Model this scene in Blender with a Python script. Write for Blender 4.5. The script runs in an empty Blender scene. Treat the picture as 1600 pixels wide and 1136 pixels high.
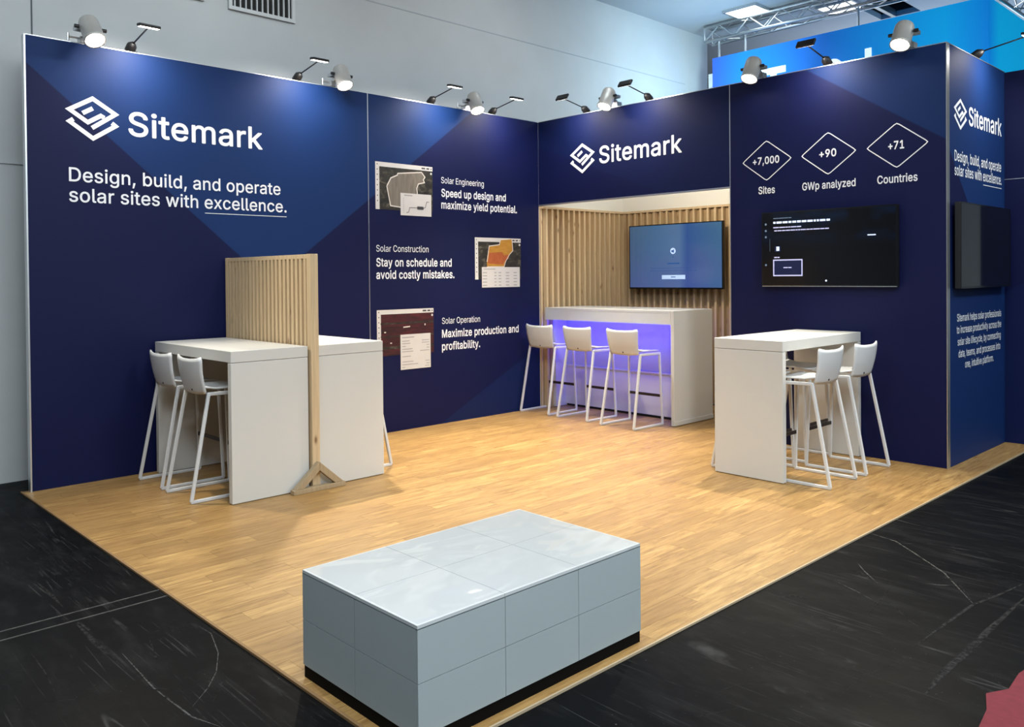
import bpy, bmesh, math, random
from mathutils import Vector, Matrix
from mathutils.geometry import delaunay_2d_cdt
random.seed(7)
SC = bpy.context.scene
COL = SC.collection

# ------------------------------------------------------------------ camera
cam_d = bpy.data.cameras.new('camera')
cam_d.sensor_width = 36.0
cam_d.lens = 36.0 * 1293.807 / 1600.0
cam_d.shift_x = (800.0 - 772.61) / 1600.0
cam_d.shift_y = (447.205 - 568.0) / 1600.0
cam_d.clip_start = 0.05
cam_d.clip_end = 200
cam = bpy.data.objects.new('camera', cam_d)
COL.objects.link(cam)
R_ = Vector((0.6828902, 0.73046044, -0.00940856))
D_ = Vector((0.00226607, -0.01499733, -0.99988497))
F_ = Vector((-0.73051752, 0.68279032, -0.01189681))
U_ = -D_; B_ = -F_
cam.matrix_world = Matrix(((R_.x, U_.x, B_.x, 7.06358), (R_.y, U_.y, B_.y, -7.35756),
                           (R_.z, U_.z, B_.z, 1.61993), (0, 0, 0, 1)))
SC.camera = cam

# ------------------------------------------------------------------ world, exposure, hall lights
SC.view_settings.view_transform = 'Standard'
SC.view_settings.look = 'None'
SC.view_settings.gamma = 1.0
SC.view_settings.exposure = 0.0
SC.view_settings.use_curve_mapping = False
W = bpy.data.worlds.new('hall_ambient'); SC.world = W; W.use_nodes = True
W.node_tree.nodes['Background'].inputs[0].default_value = (0.85, 0.93, 1.0, 1)
W.node_tree.nodes['Background'].inputs[1].default_value = 0.07

SC.cycles.max_bounces = 6
SC.cycles.diffuse_bounces = 3
SC.cycles.glossy_bounces = 3
SC.cycles.transparent_max_bounces = 6
SC.cycles.caustics_reflective = False
SC.cycles.caustics_refractive = False

CEIL = 5.5
def light(name, kind, loc, energy, color=(1, 1, 1), target=None, **kw):
    d = bpy.data.lights.new(name, kind); d.energy = energy; d.color = color
    for k, v in kw.items(): setattr(d, k, v)
    o = bpy.data.objects.new(name, d); COL.objects.link(o); o.location = loc
    if target is not None:
        o.rotation_euler = (Vector(target) - Vector(loc)).to_track_quat('-Z', 'Y').to_euler()
    return o
# rows of hall luminaires on the ceiling, out over the aisles
for (lx, ly, e) in ((8.4, -7.2, 300), (8.6, -3.2, 300), (8.6, 1.6, 170), (4.4, -8.4, 130), (5.6, -5.6, 110), (12.5, -3.5, 150)):
    light('hall_luminaire', 'AREA', (lx, ly, CEIL - .04), e, (0.86, 0.95, 1.0), (lx, ly, 0), shape='SQUARE', size=1.4)
# area lights added out of view to brighten the hall wall
for ly, e in ((-7.5, 48), (-4.0, 36), (-.5, 34), (2.6, 36)):
    light('added_wall_light', 'AREA', (1.2, ly, CEIL - .06), e, (0.86, 0.95, 1.0), (-.5, ly, 3.4), shape='RECTANGLE', size=.3, size_y=2.2)
# the neighbouring stand throws its cold light on the hall wall behind the header
light('added_ceiling_uplight', 'AREA', (1.8, 7.2, 3.6), 75, (.80, .90, 1.0), (1.8, 7.2, 5.5), shape='SQUARE', size=3.0)  # unseen upward light, added to brighten the far ceiling
light('neighbour_stand_light', 'AREA', (1.2, 2.9, 4.0), 40, (0.55, 0.86, 1.0), (-.5, 3.4, 4.4), shape='SQUARE', size=.5)

# ------------------------------------------------------------------ node helpers
def newmat(name):
    m = bpy.data.materials.new(name); m.use_nodes = True
    nt = m.node_tree
    return m, nt, nt.nodes['Principled BSDF']
def nd(nt, t, **kw):
    n = nt.nodes.new(t)
    for k, v in kw.items():
        if k.startswith('i_'): n.inputs[int(k[2:])].default_value = v
        else: setattr(n, k, v)
    return n
def mth(nt, op, a, b=None, c=None, clamp=False):
    n = nt.nodes.new('ShaderNodeMath'); n.operation = op; n.use_clamp = clamp
    for i, v in enumerate((a, b, c)):
        if v is None: continue
        if isinstance(v, (int, float)): n.inputs[i].default_value = v
        else: nt.links.new(v, n.inputs[i])
    return n.outputs[0]
def mixc(nt, f, a, b, blend='MIX'):
    n = nt.nodes.new('ShaderNodeMix'); n.data_type = 'RGBA'; n.blend_type = blend
    for s, v in ((n.inputs[0], f), (n.inputs[6], a), (n.inputs[7], b)):
        if isinstance(v, (int, float)): s.default_value = v
        elif isinstance(v, tuple): s.default_value = v if len(v) == 4 else (*v, 1)
        else: nt.links.new(v, s)
    return n.outputs[2]
def noise(nt, vec, scale, detail=3, rough=.5, dist=0):
    n = nd(nt, 'ShaderNodeTexNoise'); n.inputs['Scale'].default_value = scale
    n.inputs['Detail'].default_value = detail; n.inputs['Roughness'].default_value = rough
    n.inputs['Distortion'].default_value = dist
    if vec is not None: nt.links.new(vec, n.inputs['Vector'])
    return n.outputs['Fac']
def ramp(nt, f, stops, interp='LINEAR'):
    n = nd(nt, 'ShaderNodeValToRGB'); n.color_ramp.interpolation = interp
    el = n.color_ramp.elements
    while len(el) < len(stops): el.new(.5)
    for e, (p, c) in zip(el, stops):
        e.position = p; e.color = c if len(c) == 4 else (*c, 1)
    nt.links.new(f, n.inputs[0]); return n.outputs[0]
def mapv(nt, vec, scale=(1, 1, 1), rot=(0, 0, 0), loc=(0, 0, 0)):
    n = nd(nt, 'ShaderNodeMapping'); n.inputs['Scale'].default_value = scale
    n.inputs['Rotation'].default_value = rot; n.inputs['Location'].default_value = loc
    nt.links.new(vec, n.inputs['Vector']); return n.outputs[0]
def bump(nt, bs, h, strength=.2, dist=.01):
    n = nd(nt, 'ShaderNodeBump'); n.inputs['Strength'].default_value = strength
    n.inputs['Distance'].default_value = dist
    nt.links.new(h, n.inputs['Height']); nt.links.new(n.outputs[0], bs.inputs['Normal'])
def pos(nt): return nd(nt, 'ShaderNodeNewGeometry').outputs['Position']
def objc(nt): return nd(nt, 'ShaderNodeTexCoord').outputs['Object']
def sepx(nt, v):
    n = nd(nt, 'ShaderNodeSeparateXYZ'); nt.links.new(v, n.inputs[0]); return n.outputs

def plain(name, col, rough=.5, metal=0, spec=.5, var=.06, coat=0, scale=6, bmp=0):
    m, nt, b = newmat(name)
    f = noise(nt, pos(nt), scale, 4)
    lo = tuple(c * (1 - var) for c in col); hi = tuple(min(1, c * (1 + var)) for c in col)
    nt.links.new(mixc(nt, f, lo, hi), b.inputs['Base Color'])
    b.inputs['Roughness'].default_value = rough; b.inputs['Metallic'].default_value = metal
    b.inputs['Specular IOR Level'].default_value = spec; b.inputs['Coat Weight'].default_value = coat
    b.inputs['Coat Roughness'].default_value = .08
    if bmp: bump(nt, b, noise(nt, pos(nt), scale * 12, 3), bmp, .004)
    return m
def glow(name, col, strength):
    m, nt, b = newmat(name)
    b.inputs['Base Color'].default_value = (*col, 1)
    b.inputs['Emission Color'].default_value = (*col, 1); b.inputs['Emission Strength'].default_value = strength
    return m

M = {}
M['white'] = plain('white_laminate', (.62, .615, .59), .38, var=.015)
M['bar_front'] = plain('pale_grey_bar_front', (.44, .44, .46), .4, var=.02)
M['stool'] = plain('white_stool_plastic', (.68, .69, .70), .42, var=.02)
M['stool_metal'] = plain('white_powder_coated_steel', (.66, .67, .68), .35, var=.02)
M['footrest'] = plain('dark_bronze_footrest', (.035, .024, .02), .4, metal=.3)
M['black'] = plain('black_plastic', (.008, .008, .009), .45)
M['gloss_black'] = plain('black_gloss_bezel', (.004, .004, .005), .15)
M['alu'] = plain('brushed_aluminium', (.62, .64, .66), .32, metal=.9, var=.08)
M['chrome'] = plain('truss_aluminium', (.74, .76, .78), .28, metal=1.0, var=.06)
M['can'] = plain('satin_silver_lamp_housing', (.52, .51, .485), .42, metal=.3, var=.05)
M['text'] = plain('white_vinyl_lettering', (.86, .87, .90), .5, var=.02)
M['hall_wall'] = plain('painted_hall_wall', (.56, .59, .595), .6, var=.09, scale=1.6, bmp=.12)
M['ceiling'] = plain('grey_hall_ceiling', (.46, .50, .54), .8, var=.05, scale=1)
M['white_wall'] = plain('white_inner_wall', (.78, .77, .72), .6, var=.02)
M['vent_dark'] = plain('dark_duct', (.012, .012, .012), .8)
M['vent_white'] = plain('white_vent_frame', (.66, .69, .70), .5)
M['red'] = plain('red_carpet', (.13, .010, .018), .9, var=.3, scale=30, bmp=.3)
M['tile'] = plain('grey_tile_panel', (.36, .41, .42), .33, var=.02)
M['joint'] = plain('grey_joint', (.10, .12, .13), .6)
M['plinth'] = plain('black_plinth', (.002, .002, .002), .7, spec=.1)
M['screen_off'] = plain('dark_screen_glass', (.003, .004, .007), .06, spec=.5, coat=.3)
M['lamp_led'] = glow('lit_led_strip', (1, .96, .88), 14)
M['lamp_lens'] = glow('lit_spot_lens', (1, .95, .82), 30)
M['ceiling_lamp'] = glow('lit_ceiling_panel', (.93, 1, .96), 4)
M['led_purple'] = glow('violet_led_strip', (.16, .10, 1), 6)

def navy(name, shape):
    """printed navy graphic with a lighter facet; shape(nt, x, y, z) returns 0..1 where the facet is light"""
    m, nt, b = newmat(name)
    x, y, z = sepx(nt, pos(nt))
    f = shape(nt, x, y, z)
    big = noise(nt, pos(nt), .35, 2)
    dark = mixc(nt, big, (.0010, .0047, .045), (.0034, .0058, .051))
    nt.links.new(mixc(nt, f, dark, (.0045, .026, .115)), b.inputs['Base Color'])
    b.inputs['Roughness'].default_value = .55
    b.inputs['Specular IOR Level'].default_value = .22
    bump(nt, b, noise(nt, pos(nt), 90, 2), .02, .002)
    return m
def side(nt, u, v, p, q, sgn=1):
    """1 above the line p-q (sgn=1) or below (sgn=-1)"""
    k = (q[1] - p[1]) / (q[0] - p[0])
    d = mth(nt, 'SUBTRACT', v, mth(nt, 'MULTIPLY_ADD', u, k, p[1] - k * p[0]))
    return mth(nt, 'MULTIPLY_ADD', d, 60 * sgn, .5, clamp=True)
def fade(nt, u, a, b): return mth(nt, 'MULTIPLY_ADD', u, 1 / (b - a), -a / (b - a), clamp=True)
def shp_left(nt, x, y, z):
    a = side(nt, y, z, (-5.609, 3.273), (-3.911, 1.826)); c = side(nt, y, z, (-3.193, 1.895), (-1.25, 3.363))
    v = mth(nt, 'MULTIPLY', a, c)
    lo = side(nt, y, z, (-.9, .33), (0, .765), -1)
    return mth(nt, 'MAXIMUM', v, mth(nt, 'MULTIPLY', lo, .35))
def shp_head(nt, x, y, z): return mth(nt, 'MULTIPLY', side(nt, x, z, (0, 3.2), (2.6, 2.2)), .12)
def shp_right(nt, x, y, z): return mth(nt, 'MULTIPLY', side(nt, x, z, (3.251, 3.62), (4.639, 2.706)), .8)
def shp_side(nt, x, y, z): return mth(nt, 'MAXIMUM', side(nt, y, z, (.18, 2.53), (.62, 2.12)), mth(nt, 'MULTIPLY', fade(nt, z, 2.15, 1.2), .85))  # facet, plus lower wall lightened in colour for hall light on it
M['navy_left'] = navy('navy_print_left', shp_left)
M['navy_head'] = navy('navy_print_header', shp_head)
M['navy_right'] = navy('navy_print_right', shp_right)
M['navy_side'] = navy('navy_print_side_lit', shp_side)
M['navy_far'] = navy('navy_print_far', lambda nt, x, y, z: mth(nt, 'MULTIPLY', side(nt, x, z, (4.6, 1.4), (5.2, 1.75), -1), .2))

def wood_slat(name, base, dark):
    m, nt, b = newmat(name)
    rnd = nd(nt, 'ShaderNodeObjectInfo').outputs['Random']
    off = nd(nt, 'ShaderNodeCombineXYZ'); nt.links.new(mth(nt, 'MULTIPLY', rnd, 40), off.inputs[0]); nt.links.new(mth(nt, 'MULTIPLY', rnd, 17), off.inputs[2])
    ad = nd(nt, 'ShaderNodeVectorMath', operation='ADD'); nt.links.new(pos(nt), ad.inputs[0]); nt.links.new(off.outputs[0], ad.inputs[1])
    v = ad.outputs[0]
    g = noise(nt, mapv(nt, v, (60, 60, 2.2)), 1, 5, .6, .6)
    c = ramp(nt, g, [(.25, tuple(k * .78 for k in base)), (.75, tuple(min(1, k * 1.12) for k in base))])
    vo = nd(nt, 'ShaderNodeTexVoronoi', feature='F1'); nt.links.new(mapv(nt, v, (9, 9, 4.0)), vo.inputs['Vector']); vo.inputs['Scale'].default_value = 1
    k = ramp(nt, vo.outputs['Distance'], [(.05, (1, 1, 1)), (.13, (.25, .25, .25)), (.2, (0, 0, 0))])
    kk = mth(nt, 'MULTIPLY', k, mth(nt, 'GREATER_THAN', noise(nt, mapv(nt, v, (3, 3, 1.3)), 1, 0), .54))
    c = mixc(nt, kk, c, dark)
    c = mixc(nt, mth(nt, 'MULTIPLY', rnd, .22), c, tuple(k * .7 for k in base))
    nt.links.new(c, b.inputs['Base Color']); b.inputs['Roughness'].default_value = .55
    bump(nt, b, g, .15, .002)
    return m
M['pine'] = wood_slat('pine_slat', (.63, .475, .29), (.17, .085, .035))
M['pine_shaded'] = wood_slat('shaded_pine_backing', (.42, .29, .155), (.15, .075, .03))  # darker than the slats: shade between them is put into the colour
M['weathered'] = wood_slat('weathered_pine', (.40, .30, .18), (.14, .08, .04))

def floor_wood():
    m, nt, b = newmat('oak_floor_plank')
    oi = nd(nt, 'ShaderNodeObjectInfo'); rnd = oi.outputs['Random']
    off = nd(nt, 'ShaderNodeCombineXYZ'); nt.links.new(mth(nt, 'MULTIPLY', rnd, 31), off.inputs[0]); nt.links.new(mth(nt, 'MULTIPLY', rnd, 53), off.inputs[1])
    ad = nd(nt, 'ShaderNodeVectorMath', operation='ADD'); nt.links.new(pos(nt), ad.inputs[0]); nt.links.new(off.outputs[0], ad.inputs[1])
    v = ad.outputs[0]
    g1 = noise(nt, mapv(nt, v, (34, 2.6, 1)), 1, 6, .68, .9)
    g2 = noise(nt, mapv(nt, v, (13, 2.2, 1)), 1, 4, .6, 1.6)
    c = ramp(nt, g1, [(.32, (.185, .094, .028)), (.5, (.375, .222, .076)), (.70, (.53, .340, .130))])
    c = mixc(nt, mth(nt, 'MULTIPLY', ramp(nt, g2, [(.50, (0, 0, 0)), (.72, (1, 1, 1))]), .60), c, (.19, .098, .030))
    c = mixc(nt, mth(nt, 'MULTIPLY', rnd, .62), c, (.235, .130, .045))
    nt.links.new(c, b.inputs['Base Color'])
    b.inputs['Roughness'].default_value = .42; b.inputs['Specular IOR Level'].default_value = .4
    bump(nt, b, g1, .08, .002)
    return m
M['oak'] = floor_wood()
M['floor_joint'] = plain('floor_underlay', (.22, .125, .05), .7)
M['edge_tape'] = plain('beige_floor_edge', (.42, .33, .22), .5)
M['worn_metal'] = plain('worn_channel_edge', (.055, .055, .052), .6, var=.8, scale=25)

def floor_black():
    m, nt, b = newmat('scuffed_black_hall_floor')
    p = pos(nt)
    base = mixc(nt, noise(nt, p, 1.1, 5, .6), (.0012, .0015, .002), (.0055, .006, .0068))
    def scr(rot, sc, thr, w, seed):
        v = mapv(nt, p, sc, (0, 0, rot), (seed, seed * 2.3, 0))
        n = noise(nt, v, 1, 0, .5, 0)
        d = mth(nt, 'ABSOLUTE', mth(nt, 'SUBTRACT', n, thr))
        l = mth(nt, 'SUBTRACT', 1, mth(nt, 'MULTIPLY', d, 1 / w), clamp=True)
        msk = ramp(nt, noise(nt, mapv(nt, p, (1, 1, 1), (0, 0, 0), (seed * 5, seed, 0)), 3.0, 4, .65), [(.50, (0, 0, 0)), (.66, (1, 1, 1))])
        return mth(nt, 'MULTIPLY', l, msk)
    s = None
    for (rot, sc, thr, w, seed) in ((.4, (.35, 9, 1), .55, .012, 3.1), (1.35, (.3, 8, 1), .57, .010, 7.7), (-.6, (.3, 10, 1), .55, .012, 11.3)):
        k = scr(rot, sc, thr, w, seed); s = k if s is None else mth(nt, 'MAXIMUM', s, k)
    speck = ramp(nt, noise(nt, p, 70, 2, .5), [(.74, (0, 0, 0)), (.80, (1, 1, 1))])
    scuff = mth(nt, 'MULTIPLY', ramp(nt, noise(nt, mapv(nt, p, (1, 3.5, 1), (0, 0, .6)), 2.2, 6, .7), [(.50, (0, 0, 0)), (.8, (1, 1, 1))]), .11)
    s = mth(nt, 'MAXIMUM', mth(nt, 'MAXIMUM', mth(nt, 'MULTIPLY', s, .35), mth(nt, 'MULTIPLY', speck, .6)), scuff)
    nt.links.new(mixc(nt, s, base, (.10, .10, .097)), b.inputs['Base Color'])
    nt.links.new(mth(nt, 'MULTIPLY_ADD', noise(nt, p, 4, 5, .6), .30, .30), b.inputs['Roughness'])
    b.inputs['Specular IOR Level'].default_value = .035
    bump(nt, b, noise(nt, p, 14, 5), .10, .004)
    return m
M['hall_floor'] = floor_black()
def scuff(name, col, thr):
    m, nt, b = newmat(name)
    # worn, broken strokes: the mark thins out into the floor colour
    f = ramp(nt, noise(nt, pos(nt), 55, 4, .7), [(thr, (0, 0, 0)), (thr + .2, (1, 1, 1))])
    nt.links.new(mixc(nt, f, (.004, .0045, .005), col), b.inputs['Base Color']); b.inputs['Roughness'].default_value = .6
    b.inputs['Specular IOR Level'].default_value = .035
    return m
M['scuff_faint'] = scuff('faint_scuff', (.030, .030, .029), .42)
M['scuff_clear'] = scuff('clear_scratch', (.085, .083, .078), .36)

def banner():
    m, nt, b = newmat('blue_gradient_banner')
    x, y, z = sepx(nt, pos(nt))
    c = ramp(nt, fade(nt, x, -.1, 3.9), [(0, (.03, .10, .58)), (.14, (.005, .19, .74)), (.45, (.003, .13, .56)), (.75, (.0, .32, .80)), (.85, (0, .38, .86)), (1, (.0, .20, .74))])
    c = mixc(nt, fade(nt, y, 4.02, 4.4), c, (.0, .42, .84))
    nt.links.new(c, b.inputs['Base Color']); b.inputs['Roughness'].default_value = .6
    # the faces also emit their own colour
    nt.links.new(c, b.inputs['Emission Color']); b.inputs['Emission Strength'].default_value = .55
    return m
M['banner'] = banner()

# ------------------------------------------------------------------ mesh helpers
class MB:
    def __init__(s): s.v = []; s.f = []; s.mi = []
    def add(s, vs, fs, mi=0):
        o = len(s.v); s.v += [tuple(v) for v in vs]; s.f += [tuple(i + o for i in f) for f in fs]; s.mi += [mi] * len(fs); return s
    def box(s, a, b, mi=0):
        x0, y0, z0 = (min(a[i], b[i]) for i in range(3)); x1, y1, z1 = (max(a[i], b[i]) for i in range(3))
        return s.add([(x0, y0, z0), (x1, y0, z0), (x1, y1, z0), (x0, y1, z0), (x0, y0, z1), (x1, y0, z1), (x1, y1, z1), (x0, y1, z1)],
                     [(0, 3, 2, 1), (4, 5, 6, 7), (0, 1, 5, 4), (1, 2, 6, 5), (2, 3, 7, 6), (3, 0, 4, 7)], mi)
    def bar(s, p, q, w, h=None, up=(0, 0, 1), mi=0):
        """rectangular bar from p to q"""
        p, q = Vector(p), Vector(q); h = h or w; d = (q - p).normalized()
        r = d.cross(Vector(up))
        if r.length < 1e-4: r = d.cross(Vector((0, 1, 0)))
        r.normalize(); u = r.cross(d).normalized(); vs = []
        for c in (p, q):
            for a, b in ((-1, -1), (1, -1), (1, 1), (-1, 1)): vs.append(c + r * a * w / 2 + u * b * h / 2)
        return s.add(vs, [(0, 1, 2, 3), (7, 6, 5, 4), (0, 4, 5, 1), (1, 5, 6, 2), (2, 6, 7, 3), (3, 7, 4, 0)], mi)
    def tube(s, pts, r, n=8, mi=0):
        pts = [Vector(p) for p in pts]; rs = r if isinstance(r, (list, tuple)) else [r] * len(pts)
        rings = []; prev = None
        for i, p in enumerate(pts):
            d = (pts[min(i + 1, len(pts) - 1)] - pts[max(i - 1, 0)]).normalized()
            a = prev if prev is not None else (Vector((0, 0, 1)) if abs(d.z) < .9 else Vector((1, 0, 0)))
            x = (a - d * a.dot(d)).normalized(); y = d.cross(x); prev = x
            rings.append([p + (x * math.cos(t) + y * math.sin(t)) * rs[i] for t in (2 * math.pi * k / n for k in range(n))])
        vs = [v for rg in rings for v in rg]; fs = []
        for i in range(len(rings) - 1):
            for k in range(n): fs.append((i * n + k, i * n + (k + 1) % n, (i + 1) * n + (k + 1) % n, (i + 1) * n + k))
        fs.append(tuple(range(n - 1, -1, -1))); fs.append(tuple((len(rings) - 1) * n + k for k in range(n)))
        return s.add(vs, fs, mi)
    def quadstrip(s, grid, mi=0, thick=None, closed=True):
        """grid of points (rows) -> sheet; with thick: shell offset along computed normals"""
        R, Cn = len(grid), len(grid[0]); g = [[Vector(p) for p in row] for row in grid]
        def nrm(i, j):
            a = g[min(i + 1, R - 1)][j] - g[max(i - 1, 0)][j]; b = g[i][min(j + 1, Cn - 1)] - g[i][max(j - 1, 0)]
            return a.cross(b).normalized()
        top = [g[i][j] for i in range(R) for j in range(Cn)]
        fs = [(i * Cn + j, (i + 1) * Cn + j, (i + 1) * Cn + j + 1, i * Cn + j + 1) for i in range(R - 1) for j in range(Cn - 1)]
        if thick is None: return s.add(top, fs, mi)
        bot = [g[i][j] - nrm(i, j) * thick for i in range(R) for j in range(Cn)]; N = R * Cn
        fb = [tuple(N + k for k in reversed(f)) for f in fs]
        rim = [i * Cn for i in range(R)] + [(R - 1) * Cn + j for j in range(1, Cn)] + [i * Cn + Cn - 1 for i in range(R - 2, -1, -1)] + [j for j in range(Cn - 2, 0, -1)]
        sd = [(rim[k], N + rim[k], N + rim[(k + 1) % len(rim)], rim[(k + 1) % len(rim)]) for k in range(len(rim))]
        return s.add(top + bot, fs + fb + [tuple(reversed(f)) for f in sd], mi)
    def mesh(s, name, mats, smooth=False):
        me = bpy.data.meshes.new(name); me.from_pydata(s.v, [], s.f)
        for m in (mats if isinstance(mats, (list, tuple)) else [mats]): me.materials.append(M[m] if isinstance(m, str) else m)
        me.polygons.foreach_set('material_index', s.mi)
        bm = bmesh.new(); bm.from_mesh(me); bmesh.ops.recalc_face_normals(bm, faces=bm.faces); bm.to_mesh(me); bm.free()
        if smooth: me.polygons.foreach_set('use_smooth', [True] * len(me.polygons))
        me.update(); return me
    def build(s, name, mats, parent=None, bevel=0, smooth=False, label=None, seg=2):
        o = bpy.data.objects.new(name, s.mesh(name, mats, smooth)); COL.objects.link(o)
        if parent: o.parent = parent
        if label: o['label'] = label
        if bevel:
            b = o.modifiers.new('bevel', 'BEVEL'); b.width = bevel; b.segments = seg; b.limit_method = 'ANGLE'; b.angle_limit = .6
        return o
def empty(name, loc=(0, 0, 0), rz=0, parent=None):
    o = bpy.data.objects.new(name, None); COL.objects.link(o); o.location = loc; o.rotation_euler = (0, 0, rz); o.empty_display_size = .1
    if parent: o.parent = parent
    return o
def tag(o, label, cat, group=None):
    o['label'] = label; o['category'] = cat
    if group: o['group'] = group
    return o
def struct(o): o['kind'] = 'structure'; return o
def box(name, a, b, mat, parent=None, bevel=0, label=None): return MB().box(a, b).build(name, mat, parent, bevel, label=label)
def copy_tree(o, parent=None):
    c = o.copy(); COL.objects.link(c)
    if parent: c.parent = parent
    for ch in o.children: copy_tree(ch, c)
    return c

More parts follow.
